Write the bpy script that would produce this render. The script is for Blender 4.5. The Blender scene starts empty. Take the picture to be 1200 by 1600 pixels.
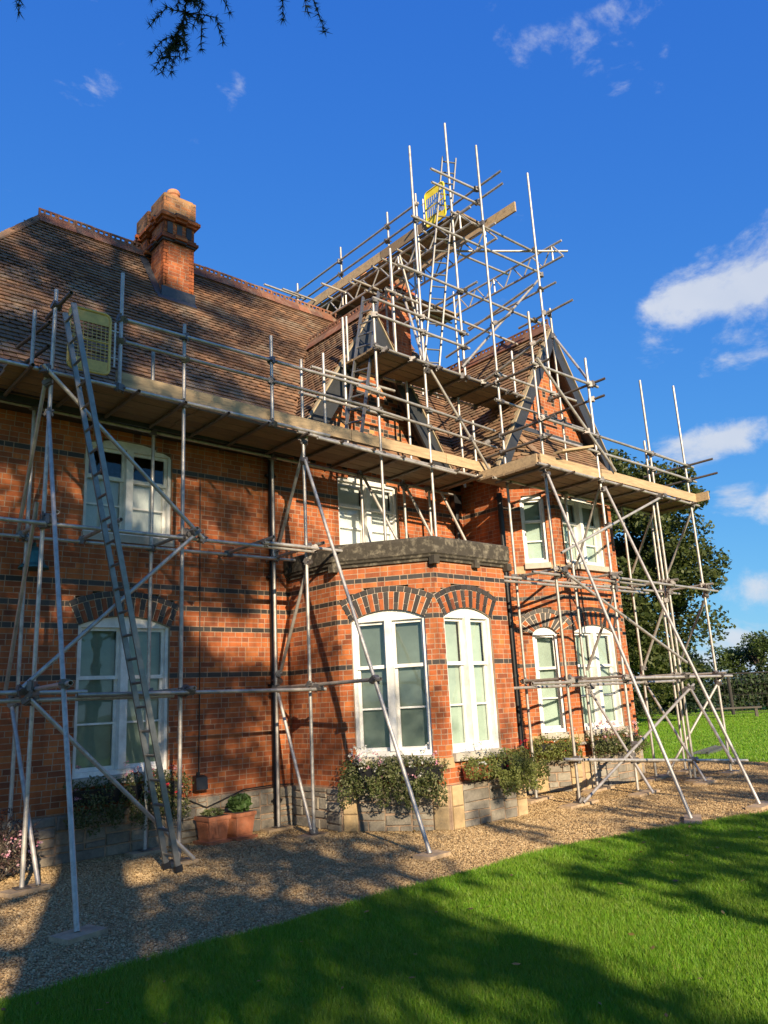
import bpy, math, random
import numpy as np
from mathutils import Vector, Matrix
R = math.radians
random.seed(7)
RNG = np.random.default_rng(11)
scene = bpy.context.scene
COL = scene.collection

# ------------------------------------------------------------------ camera
cam_d = bpy.data.cameras.new('camera')
cam_d.sensor_fit = 'VERTICAL'; cam_d.sensor_height = 36.0
cam_d.lens = 36.0 * 1209.73 / 1600.0
cam_d.clip_start = 0.05; cam_d.clip_end = 3000
cam = bpy.data.objects.new('camera', cam_d); COL.objects.link(cam)
YAW, PIT, ROL = 0.7268028, 0.2400619, -0.0528528
fw = Vector((math.sin(YAW)*math.cos(PIT), math.cos(YAW)*math.cos(PIT), math.sin(PIT)))
r0 = Vector((math.cos(YAW), -math.sin(YAW), 0)); u0 = r0.cross(fw)
rt = math.cos(ROL)*r0 + math.sin(ROL)*u0; up = -math.sin(ROL)*r0 + math.cos(ROL)*u0
CAM = Vector((0, -9.6, 1.6))
m = Matrix((rt, up, -fw)).transposed().to_4x4(); m.translation = CAM
cam.matrix_world = m
scene.camera = cam

# ------------------------------------------------------------------ world, sun, exposure
SUN_DIR = Vector((-0.40, -1.0, 0.42)).normalized()      # from the scene towards the sun
EL = math.asin(SUN_DIR.z); AZ = math.atan2(SUN_DIR.x, SUN_DIR.y)
world = bpy.data.worlds.new('World'); scene.world = world; world.use_nodes = True
wn = world.node_tree; wn.nodes.clear()
def WN(t, **k):
    n = wn.nodes.new(t)
    for a, b in k.items(): setattr(n, a, b)
    return n
w_out = WN('ShaderNodeOutputWorld'); w_bg = WN('ShaderNodeBackground')
w_sky = WN('ShaderNodeTexSky', sky_type='NISHITA', sun_disc=False, sun_elevation=EL, sun_rotation=AZ, air_density=1.0, dust_density=0.35, ozone_density=3.0, altitude=100)
w_hs = WN('ShaderNodeHueSaturation'); w_hs.inputs['Saturation'].default_value = 1.0; w_hs.inputs['Value'].default_value = 1.0
wn.links.new(w_sky.outputs[0], w_hs.inputs['Color'])
w_tc = WN('ShaderNodeTexCoord')
# clouds: fair-weather cumulus, fields of noise over the direction, thicker around a few centres
def wmath(op, a, b=None, c=None, clamp=False):
    n = WN('ShaderNodeMath', operation=op, use_clamp=clamp)
    for i, v in enumerate((a, b, c)):
        if v is None: continue
        if isinstance(v, (int, float)): n.inputs[i].default_value = v
        else: wn.links.new(v, n.inputs[i])
    return n.outputs[0]
def wnoise(scale, detail, rough, sc=(1, 1, 1), loc=(0, 0, 0), dist=0.0):
    mp = WN('ShaderNodeMapping'); mp.inputs['Scale'].default_value = sc; mp.inputs['Location'].default_value = loc
    wn.links.new(w_tc.outputs['Generated'], mp.inputs['Vector'])
    n = WN('ShaderNodeTexNoise'); n.inputs['Scale'].default_value = scale; n.inputs['Detail'].default_value = detail
    n.inputs['Roughness'].default_value = rough; n.inputs['Distortion'].default_value = dist
    wn.links.new(mp.outputs[0], n.inputs['Vector']); return n.outputs['Fac']
def direction(px, py):
    return (rt*((px-600)/1209.73) - up*((py-800)/1209.73) + fw).normalized()
CLOUDS = [  # (direction as seen from the lawn, half width, half height, weight)
    (direction(1190, 425), .06, .05, .86), (direction(1110, 463), .08, .026, .84), (direction(1035, 475), .03, .018, .7),
    (direction(1150, 540), .055, .025, .42), (direction(1260, 400), .06, .06, .9),
    (direction(1110, 695), .075, .030, .95), (direction(1185, 665), .025, .016, .6), (direction(1150, 780), .04, .028, .85), (direction(1230, 790), .07, .03, .9),
    (direction(930, 15), .14, .06, .5), (direction(370, 155), .018, .026, .36), (direction(170, 25), .08, .04, .42),
    (direction(1150, 998), .035, .016, .85), (direction(1195, 1010), .05, .014, .9), (direction(1120, 1040), .10, .018, .75), (direction(1080, 1055), .2, .012, .6), (direction(1150, 560), .07, .02, .5)]
wide = wnoise(1.6, 3, .5, (1, 1, 2.2), (3.1, 1.7, .4))
acc = wmath('MULTIPLY_ADD', wide, 3.4, -1.70)                # scattered clouds over the rest of the sky, extra unseen cover added as fill
acc = wmath('MAXIMUM', acc, 0.0)
for d, hw, hh, wt in CLOUDS:
    rr = Vector((d.y, -d.x, 0)).normalized(); uu = rr.cross(d)
    def dotn(v):
        n = WN('ShaderNodeVectorMath', operation='DOT_PRODUCT'); n.inputs[1].default_value = v
        wn.links.new(w_tc.outputs['Generated'], n.inputs[0]); return n.outputs['Value']
    a = wmath('MULTIPLY', dotn(rr), 1/hw); b = wmath('MULTIPLY', dotn(uu), 1/hh)
    q = wmath('ADD', wmath('MULTIPLY', a, a), wmath('MULTIPLY', b, b))
    front = wmath('GREATER_THAN', dotn(d), 0.2)
    g = wmath('MULTIPLY', wmath('MULTIPLY', wmath('POWER', 2.718, wmath('MULTIPLY', q, -.8)), wt), front)
    acc = wmath('MAXIMUM', acc, g)
detail = wnoise(9.0, 7, .62, (1, 1, 1.8), (0, 0, 0), .25)
soft = wnoise(3.2, 4, .5, (1, 1, 1.5), (5, 2, 1))
field = wmath('ADD', wmath('MULTIPLY', detail, 2.1), wmath('MULTIPLY', soft, .35))
den = wmath('ADD', wmath('MULTIPLY', acc, 0.95), wmath('ADD', field, -1.60))
den = wmath('MULTIPLY', den, 1.9, clamp=True)
sm = WN('ShaderNodeMapRange', interpolation_type='SMOOTHSTEP'); wn.links.new(den, sm.inputs['Value'])
cl_col = WN('ShaderNodeMix', data_type='RGBA')
wn.links.new(wnoise(7, 3, .5, (1, 1, 1.6), (1.3, .2, .9)), cl_col.inputs['Factor'])
cl_col.inputs['A'].default_value = (3.0, 3.5, 4.4, 1); cl_col.inputs['B'].default_value = (5.4, 5.4, 5.4, 1)
w_mix = WN('ShaderNodeMix', data_type='RGBA')
wn.links.new(wmath('MULTIPLY', sm.outputs[0], .86), w_mix.inputs['Factor'])
w_sep = WN('ShaderNodeSeparateColor'); w_com = WN('ShaderNodeCombineColor'); wn.links.new(w_hs.outputs[0], w_sep.inputs[0])
KX = .169                                   # deep polarised blue: each channel of the sky model on its own gentle curve
wn.links.new(wmath('MULTIPLY', w_sep.outputs[0], .33), w_com.inputs[0])
wn.links.new(wmath('MULTIPLY', wmath('POWER', wmath('MULTIPLY', w_sep.outputs[1], KX), .72), .57/KX), w_com.inputs[1])
wn.links.new(wmath('MULTIPLY', wmath('POWER', wmath('MULTIPLY', w_sep.outputs[2], KX), .28), .86/KX), w_com.inputs[2])
wn.links.new(w_com.outputs[0], w_mix.inputs['A']); wn.links.new(cl_col.outputs['Result'], w_mix.inputs['B'])
wn.links.new(w_mix.outputs['Result'], w_bg.inputs['Color']); w_bg.inputs['Strength'].default_value = 0.092
wn.links.new(w_bg.outputs[0], w_out.inputs['Surface'])

sun_d = bpy.data.lights.new('sun', 'SUN'); sun_d.energy = 5.0; sun_d.angle = R(0.53); sun_d.color = (1.0, .83, .60)
sun = bpy.data.objects.new('sun', sun_d); COL.objects.link(sun)
sun.rotation_euler = (-SUN_DIR).to_track_quat('-Z', 'Y').to_euler(); sun.location = (-20, -40, 30)
vs = scene.view_settings
vs.view_transform = 'Standard'; vs.look = 'None'; vs.exposure = 0.90; vs.gamma = 1.0; vs.use_curve_mapping = False

# ------------------------------------------------------------------ materials
def mat(name, col, rough=.8, metal=0.0, var=None, nscale=8, bump=0.0, bscale=60, spec=None, mottle=None, mscale=2.0, stretch=(1, 1, 1), streak=0.0):
    """procedural material: base colour, random per piece (var: list of colours), noise mottling, fine bump"""
    M = bpy.data.materials.new(name); M.use_nodes = True; t = M.node_tree; B = t.nodes['Principled BSDF']
    B.inputs['Roughness'].default_value = rough; B.inputs['Metallic'].default_value = metal
    if spec is not None: B.inputs['Specular IOR Level'].default_value = spec
    tc = t.nodes.new('ShaderNodeTexCoord'); geo = t.nodes.new('ShaderNodeNewGeometry')
    mp = t.nodes.new('ShaderNodeMapping'); mp.inputs['Scale'].default_value = stretch; t.links.new(geo.outputs['Position'], mp.inputs['Vector'])
    if var:
        oi = t.nodes.new('ShaderNodeObjectInfo'); ad = t.nodes.new('ShaderNodeMath'); ad.operation = 'ADD'
        fr = t.nodes.new('ShaderNodeMath'); fr.operation = 'FRACT'
        t.links.new(geo.outputs['Random Per Island'], ad.inputs[0]); t.links.new(oi.outputs['Random'], ad.inputs[1]); t.links.new(ad.outputs[0], fr.inputs[0])
        cr = t.nodes.new('ShaderNodeValToRGB'); e = cr.color_ramp.elements
        e[0].color = (*var[0], 1); e[0].position = 0; e[1].color = (*var[-1], 1); e[1].position = 1
        for i, c in enumerate(var[1:-1]):
            el = e.new((i+1)/(len(var)-1)); el.color = (*c, 1)
        t.links.new(fr.outputs[0], cr.inputs[0]); src = cr.outputs[0]
    else:
        rgb = t.nodes.new('ShaderNodeRGB'); rgb.outputs[0].default_value = (*col, 1); src = rgb.outputs[0]
    n1 = t.nodes.new('ShaderNodeTexNoise'); n1.inputs['Scale'].default_value = nscale; n1.inputs['Detail'].default_value = 6; n1.inputs['Roughness'].default_value = .65
    t.links.new(mp.outputs[0], n1.inputs['Vector'])
    mr = t.nodes.new('ShaderNodeMapRange'); mr.inputs['From Min'].default_value = .25; mr.inputs['From Max'].default_value = .75
    mr.inputs['To Min'].default_value = .72; mr.inputs['To Max'].default_value = 1.25
    t.links.new(n1.outputs['Fac'], mr.inputs['Value'])
    mx = t.nodes.new('ShaderNodeMix'); mx.data_type = 'RGBA'; mx.blend_type = 'MULTIPLY'; mx.inputs['Factor'].default_value = 1
    t.links.new(src, mx.inputs['A']); t.links.new(mr.outputs[0], mx.inputs['B']); src = mx.outputs['Result']
    if mottle:
        n2 = t.nodes.new('ShaderNodeTexNoise'); n2.inputs['Scale'].default_value = mscale; n2.inputs['Detail'].default_value = 7; n2.inputs['Roughness'].default_value = .7
        t.links.new(mp.outputs[0], n2.inputs['Vector'])
        m2 = t.nodes.new('ShaderNodeMapRange'); m2.inputs['From Min'].default_value = .5; m2.inputs['From Max'].default_value = .68; m2.inputs['To Max'].default_value = mottle[1]
        t.links.new(n2.outputs['Fac'], m2.inputs['Value'])
        x2 = t.nodes.new('ShaderNodeMix'); x2.data_type = 'RGBA'; x2.inputs['B'].default_value = (*mottle[0], 1)
        t.links.new(m2.outputs[0], x2.inputs['Factor']); t.links.new(src, x2.inputs['A']); src = x2.outputs['Result']
    if streak:
        m3 = t.nodes.new('ShaderNodeMapping'); m3.inputs['Scale'].default_value = (3.2, 3.2, .4); t.links.new(geo.outputs['Position'], m3.inputs['Vector'])
        n3 = t.nodes.new('ShaderNodeTexNoise'); n3.inputs['Scale'].default_value = 1.6; n3.inputs['Detail'].default_value = 5; n3.inputs['Roughness'].default_value = .6; t.links.new(m3.outputs[0], n3.inputs['Vector'])
        r3 = t.nodes.new('ShaderNodeMapRange'); r3.inputs['From Min'].default_value = .32; r3.inputs['From Max'].default_value = .62; r3.inputs['To Min'].default_value = 1-streak; r3.inputs['To Max'].default_value = 1.08; t.links.new(n3.outputs['Fac'], r3.inputs['Value'])
        x3 = t.nodes.new('ShaderNodeMix'); x3.data_type = 'RGBA'; x3.blend_type = 'MULTIPLY'; x3.inputs['Factor'].default_value = 1; t.links.new(src, x3.inputs['A']); t.links.new(r3.outputs[0], x3.inputs['B']); src = x3.outputs['Result']
    t.links.new(src, B.inputs['Base Color'])
    if bump:
        nb = t.nodes.new('ShaderNodeTexNoise'); nb.inputs['Scale'].default_value = bscale; nb.inputs['Detail'].default_value = 5
        t.links.new(mp.outputs[0], nb.inputs['Vector'])
        bp = t.nodes.new('ShaderNodeBump'); bp.inputs['Strength'].default_value = bump; bp.inputs['Distance'].default_value = .006
        t.links.new(nb.outputs['Fac'], bp.inputs['Height']); t.links.new(bp.outputs[0], B.inputs['Normal'])
    return M

M = {}
M['brick'] = mat('orange brick', (.5, .15, .05), .85, var=[(.18, .05, .02), (.38, .095, .024), (.45, .115, .027), (.30, .075, .023), (.50, .145, .034), (.42, .105, .026), (.24, .065, .024), (.47, .125, .03), (.36, .095, .028), (.54, .165, .042)], nscale=9, bump=.25, bscale=120, mottle=((.16, .06, .035), .35), mscale=1.3, streak=.38)
M['dark_brick'] = mat('blue black brick', (.03, .03, .035), .55, var=[(.020, .017, .015), (.038, .033, .029), (.055, .044, .036), (.027, .023, .020)], nscale=14, bump=.2, bscale=90)
M['buff_brick'] = mat('buff brick', (.5, .27, .08), .85, var=[(.44, .2, .06), (.52, .27, .09)], nscale=14, bump=.2, bscale=90)
M['mortar'] = mat('lime mortar', (.37, .255, .17), .95, nscale=25, bump=.3, bscale=150, mottle=((.25, .17, .11), .5), mscale=3, streak=.3)
M['tile'] = mat('clay roof tile', (.11, .065, .045), .85, var=[(.105, .057, .032), (.18, .092, .047), (.145, .083, .047), (.22, .11, .054), (.125, .077, .046), (.26, .14, .072), (.16, .09, .05)], nscale=7, bump=.3, bscale=80, mottle=((.30, .25, .18), .55), mscale=1.7)
M['tile_warm'] = mat('brown roof tile', (.17, .095, .05), .85, var=[(.15, .085, .05), (.24, .13, .07), (.20, .125, .07), (.29, .17, .09)], nscale=7, bump=.3, bscale=80, mottle=((.15, .14, .08), .5), mscale=2)
M['ridge'] = mat('terracotta ridge tile', (.3, .1, .05), .8, var=[(.11, .05, .035), (.20, .075, .04), (.15, .08, .05), (.26, .10, .05)], nscale=11, bump=.2, mottle=((.26, .21, .15), .6), mscale=5)
M['stone'] = mat('grey rubble stone', (.25, .23, .2), .95, var=[(.17, .15, .12), (.25, .22, .175), (.21, .18, .14), (.29, .26, .205), (.24, .195, .14)], nscale=16, bump=1.0, bscale=28, mottle=((.10, .095, .08), .7), mscale=5)
M['ochre_stone'] = mat('ochre sandstone', (.42, .29, .14), .9, var=[(.40, .28, .14), (.46, .33, .18), (.36, .26, .14)], nscale=12, bump=.4, bscale=40, mottle=((.2, .17, .12), .4), mscale=5)
M['lichen_stone'] = mat('lichened stone cornice', (.048, .040, .029), .95, nscale=12, bump=1.0, bscale=30, mottle=((.25, .215, .155), .75), mscale=9)
M['white'] = mat('white window paint', (.74, .72, .68), .4, nscale=5, mottle=((.56, .54, .49), .4), mscale=6, streak=.12)
M['sill'] = mat('pale stone sill', (.42, .38, .31), .85, nscale=12, bump=.3, mottle=((.22, .2, .17), .5), mscale=6)
M['grey_paint'] = mat('slate grey paint', (.032, .034, .036), .45, nscale=6)
M['barge_edge'] = mat('weathered verge timber', (.34, .27, .17), .85, nscale=18, bump=.4, stretch=(1, 1, 1))
M['lead'] = mat('lead flashing', (.07, .075, .085), .5, metal=.3, nscale=9, bump=.3, bscale=20)
M['black_iron'] = mat('black iron pipe', (.012, .012, .013), .38, nscale=12)
M['galv'] = mat('galvanised steel tube', (.52, .53, .54), .48, metal=.5, var=[(.35, .325, .29), (.49, .455, .41), (.42, .385, .345), (.54, .50, .445), (.37, .33, .28)], nscale=13, mottle=((.22, .19, .155), .65), mscale=9)
M['coupler'] = mat('scaffold coupler steel', (.16, .15, .145), .55, metal=.6, nscale=25, mottle=((.17, .09, .05), .5), mscale=20)
M['alu'] = mat('aluminium ladder', (.23, .225, .21), .42, metal=.7, nscale=9)
M['board'] = mat('scaffold board timber', (.36, .25, .14), .85, var=[(.15, .10, .06), (.24, .165, .095), (.19, .13, .075), (.28, .20, .12)], nscale=9, bump=.4, bscale=50, mottle=((.16, .11, .07), .55), mscale=3, stretch=(.6, 4, 4))
M['toe_board'] = mat('pale toe board timber', (.5, .36, .2), .85, var=[(.40, .28, .155), (.45, .32, .18), (.35, .25, .145)], nscale=8, bump=.4, bscale=50, mottle=((.19, .135, .085), .75), mscale=2.5, stretch=(.5, 4, 4))
M['sole'] = mat('sole board timber', (.42, .30, .18), .9, nscale=14, bump=.4, mottle=((.16, .12, .08), .5), mscale=5)
M['yellow'] = mat('yellow plastic coated steel', (.78, .60, .03), .45, nscale=8)
M['dull_yellow'] = mat('faded yellow steel gate', (.62, .41, .10), .45, nscale=8)
M['terracotta'] = mat('terracotta', (.42, .15, .07), .8, nscale=13, bump=.15, mottle=((.34, .2, .13), .4), mscale=6)
M['soil'] = mat('potting soil', (.03, .022, .016), 1, nscale=40, bump=.6)
M['teal'] = mat('verdigris bell', (.035, .13, .135), .5, metal=.3, nscale=15)
M['blind'] = mat('pale roller blind', (.37, .44, .39), .9, nscale=2)
M['net'] = mat('white net curtain', (.66, .67, .66), .9, nscale=30, stretch=(8, 8, .4))
M['dark_room'] = mat('dark interior', (.03, .03, .03), .9)
M['pale_clay'] = mat('clay chimney pot', (.45, .19, .09), .8, nscale=12, bump=.2, mottle=((.5, .34, .2), .5), mscale=8)
M['weather_brick'] = mat('soot weathered brick', (.2, .11, .06), .9, var=[(.14, .065, .035), (.32, .13, .05), (.42, .17, .06), (.20, .09, .045), (.36, .19, .08)], nscale=10, bump=.4, mottle=((.28, .19, .09), .5), mscale=5)
M['bark'] = mat('tree bark', (.05, .036, .025), .95, nscale=10, bump=.9, bscale=18, stretch=(2, 2, .5))
M['wire'] = mat('black cable', (.012, .012, .012), .5)
M['bench'] = mat('old bench timber', (.10, .085, .07), .9, nscale=12)
M['post_wood'] = mat('dark fence post', (.035, .03, .026), .9, nscale=12)
M['plastic_black'] = mat('black plastic', (.012, .012, .014), .4)
M['red_pot'] = mat('red clay trough', (.36, .09, .045), .7, nscale=11)

def foliage(name, cols, trans=.35, rough=.55):
    Mt = bpy.data.materials.new(name); Mt.use_nodes = True; t = Mt.node_tree; B = t.nodes['Principled BSDF']
    B.inputs['Roughness'].default_value = rough; B.inputs['Specular IOR Level'].default_value = .35
    geo = t.nodes.new('ShaderNodeNewGeometry'); cr = t.nodes.new('ShaderNodeValToRGB'); e = cr.color_ramp.elements
    e[0].color = (*cols[0], 1); e[1].color = (*cols[-1], 1)
    for i, c in enumerate(cols[1:-1]):
        el = e.new((i+1)/(len(cols)-1)); el.color = (*c, 1)
    t.links.new(geo.outputs['Random Per Island'], cr.inputs[0]); t.links.new(cr.outputs[0], B.inputs['Base Color'])
    tr = t.nodes.new('ShaderNodeBsdfTranslucent'); ms = t.nodes.new('ShaderNodeMixShader'); ms.inputs[0].default_value = trans
    t.links.new(cr.outputs[0], tr.inputs['Color']); t.links.new(B.outputs[0], ms.inputs[1]); t.links.new(tr.outputs[0], ms.inputs[2])
    t.links.new(ms.outputs[0], t.nodes['Material Output'].inputs['Surface']); return Mt
M['leaf'] = foliage('tree leaves', [(.035, .06, .012), (.06, .095, .02), (.085, .12, .03), (.05, .075, .018)])
M['leaf_dark'] = foliage('dark tree leaves', [(.03, .045, .010), (.048, .066, .014), (.066, .084, .018), (.095, .11, .028)], .25)
M['cedar'] = foliage('cedar needles', [(.012, .028, .016), (.022, .042, .022), (.03, .052, .026)], .1)
M['hedge'] = foliage('hedge leaves', [(.022, .04, .012), (.038, .062, .018), (.055, .08, .026)], .2)
M['plant'] = foliage('trailing plant leaves', [(.12, .15, .03), (.18, .21, .05), (.27, .27, .09), (.15, .19, .045)])
M['plant_dark'] = foliage('dark trailing leaves', [(.05, .075, .02), (.09, .115, .032), (.15, .165, .06), (.22, .21, .11)])
M['geranium'] = foliage('geranium leaves', [(.06, .12, .025), (.09, .16, .04), (.12, .19, .06)])
M['purple_leaf'] = foliage('purple shrub leaves', [(.05, .03, .03), (.09, .05, .045), (.13, .10, .07), (.2, .18, .14)])
M['fl_red'] = foliage('red petals', [(.4, .02, .03), (.55, .03, .05)], .3)
M['fl_pink'] = foliage('pink petals', [(.6, .28, .34), (.7, .45, .48), (.6, .2, .3)], .3)
M['fl_white'] = foliage('white petals', [(.7, .7, .62), (.75, .73, .7)], .3)
M['grass'] = foliage('grass blades', [(.085, .20, .006), (.12, .28, .009), (.15, .33, .012), (.19, .35, .02), (.24, .28, .045)], .3, .5)

def patchy(Mt, col, scale, amt):
    t = Mt.node_tree; B = t.nodes['Principled BSDF']; l = B.inputs['Base Color'].links[0].from_socket
    ge = t.nodes.new('ShaderNodeNewGeometry'); n = t.nodes.new('ShaderNodeTexNoise'); n.inputs['Scale'].default_value = scale; n.inputs['Detail'].default_value = 5; n.inputs['Roughness'].default_value = .65; t.links.new(ge.outputs['Position'], n.inputs['Vector'])
    r = t.nodes.new('ShaderNodeMapRange'); r.inputs['From Min'].default_value = .42; r.inputs['From Max'].default_value = .72; r.inputs['To Max'].default_value = amt; t.links.new(n.outputs['Fac'], r.inputs['Value'])
    m = t.nodes.new('ShaderNodeMix'); m.data_type = 'RGBA'; t.links.new(r.outputs[0], m.inputs['Factor']); t.links.new(l, m.inputs['A']); m.inputs['B'].default_value = (*col, 1); t.links.new(m.outputs['Result'], B.inputs['Base Color'])
    for nd in t.nodes:
        if nd.type == 'BSDF_TRANSLUCENT': t.links.new(m.outputs['Result'], nd.inputs['Color'])
patchy(M['grass'], (.19, .26, .03), 1.4, .55)
def glass_mat():
    Mt = bpy.data.materials.new('window glass'); Mt.use_nodes = True; t = Mt.node_tree; t.nodes.remove(t.nodes['Principled BSDF'])
    tr = t.nodes.new('ShaderNodeBsdfTransparent'); tr.inputs[0].default_value = (.90, .93, .91, 1)
    gl = t.nodes.new('ShaderNodeBsdfGlossy'); gl.inputs['Roughness'].default_value = .015; gl.inputs['Color'].default_value = (.95, .97, 1, 1)
    fr = t.nodes.new('ShaderNodeFresnel'); fr.inputs['IOR'].default_value = 1.6
    nz = t.nodes.new('ShaderNodeTexNoise'); nz.inputs['Scale'].default_value = 2.2; bp = t.nodes.new('ShaderNodeBump'); bp.inputs['Strength'].default_value = .04; bp.inputs['Distance'].default_value = .05
    ge = t.nodes.new('ShaderNodeNewGeometry'); t.links.new(ge.outputs['Position'], nz.inputs['Vector']); t.links.new(nz.outputs['Fac'], bp.inputs['Height'])
    t.links.new(bp.outputs[0], gl.inputs['Normal'])
    mx = t.nodes.new('ShaderNodeMixShader'); t.links.new(fr.outputs[0], mx.inputs[0]); t.links.new(tr.outputs[0], mx.inputs[1]); t.links.new(gl.outputs[0], mx.inputs[2])
    t.links.new(mx.outputs[0], t.nodes['Material Output'].inputs['Surface']); return Mt
M['glass'] = glass_mat()

def ground_mat(name, c1, c2, c3, scale, bump, voro=None):
    Mt = bpy.data.materials.new(name); Mt.use_nodes = True; t = Mt.node_tree; B = t.nodes['Principled BSDF']; B.inputs['Roughness'].default_value = .95
    B.inputs['Specular IOR Level'].default_value = .2
    ge = t.nodes.new('ShaderNodeNewGeometry')
    n1 = t.nodes.new('ShaderNodeTexNoise'); n1.inputs['Scale'].default_value = scale; n1.inputs['Detail'].default_value = 8; n1.inputs['Roughness'].default_value = .7
    n2 = t.nodes.new('ShaderNodeTexNoise'); n2.inputs['Scale'].default_value = .6; n2.inputs['Detail'].default_value = 5
    for n in (n1, n2): t.links.new(ge.outputs['Position'], n.inputs['Vector'])
    cr = t.nodes.new('ShaderNodeValToRGB'); cr.color_ramp.elements[0].position = .3; cr.color_ramp.elements[1].position = .7
    cr.color_ramp.elements[0].color = (*c1, 1); cr.color_ramp.elements[1].color = (*c2, 1); t.links.new(n1.outputs['Fac'], cr.inputs[0])
    mx = t.nodes.new('ShaderNodeMix'); mx.data_type = 'RGBA'; mr = t.nodes.new('ShaderNodeMapRange'); mr.inputs['From Min'].default_value = .4; mr.inputs['From Max'].default_value = .7; mr.inputs['To Max'].default_value = .6
    t.links.new(n2.outputs['Fac'], mr.inputs['Value']); t.links.new(mr.outputs[0], mx.inputs['Factor']); t.links.new(cr.outputs[0], mx.inputs['A']); mx.inputs['B'].default_value = (*c3, 1)
    src = mx.outputs['Result']; h = n1.outputs['Fac']
    if voro:
        v = t.nodes.new('ShaderNodeTexVoronoi'); v.inputs['Scale'].default_value = voro; t.links.new(ge.outputs['Position'], v.inputs['Vector'])
        sp = t.nodes.new('ShaderNodeSeparateColor'); t.links.new(v.outputs['Color'], sp.inputs[0])
        r2 = t.nodes.new('ShaderNodeMapRange'); r2.inputs['To Min'].default_value = .45; r2.inputs['To Max'].default_value = 1.5; t.links.new(sp.outputs[0], r2.inputs['Value'])
        m2 = t.nodes.new('ShaderNodeMix'); m2.data_type = 'RGBA'; m2.blend_type = 'MULTIPLY'; m2.inputs['Factor'].default_value = 1
        t.links.new(src, m2.inputs['A']); t.links.new(r2.outputs[0], m2.inputs['B']); src = m2.outputs['Result']
        iv = t.nodes.new('ShaderNodeMath'); iv.operation = 'SUBTRACT'; iv.inputs[0].default_value = 1; t.links.new(v.outputs['Distance'], iv.inputs[1]); h = iv.outputs[0]
    t.links.new(src, B.inputs['Base Color'])
    bp = t.nodes.new('ShaderNodeBump'); bp.inputs['Strength'].default_value = bump; bp.inputs['Distance'].default_value = .02
    t.links.new(h, bp.inputs['Height']); t.links.new(bp.outputs[0], B.inputs['Normal']); return Mt
M['gravel'] = ground_mat('gravel bed', (.26, .165, .072), (.38, .25, .115), (.29, .19, .085), 30, .9, voro=70)
M['lawn'] = ground_mat('mown lawn', (.10, .22, .008), (.15, .30, .012), (.12, .24, .01), 45, .8)
M['field'] = ground_mat('meadow', (.05, .09, .02), (.08, .12, .03), (.09, .11, .04), 3, .5)
M['pebble'] = mat('gravel stone', (.3, .23, .15), .85, var=[(.20, .12, .05), (.36, .235, .105), (.46, .32, .155), (.28, .185, .085), (.39, .265, .125), (.52, .385, .21), (.23, .14, .06)], nscale=30)

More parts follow.
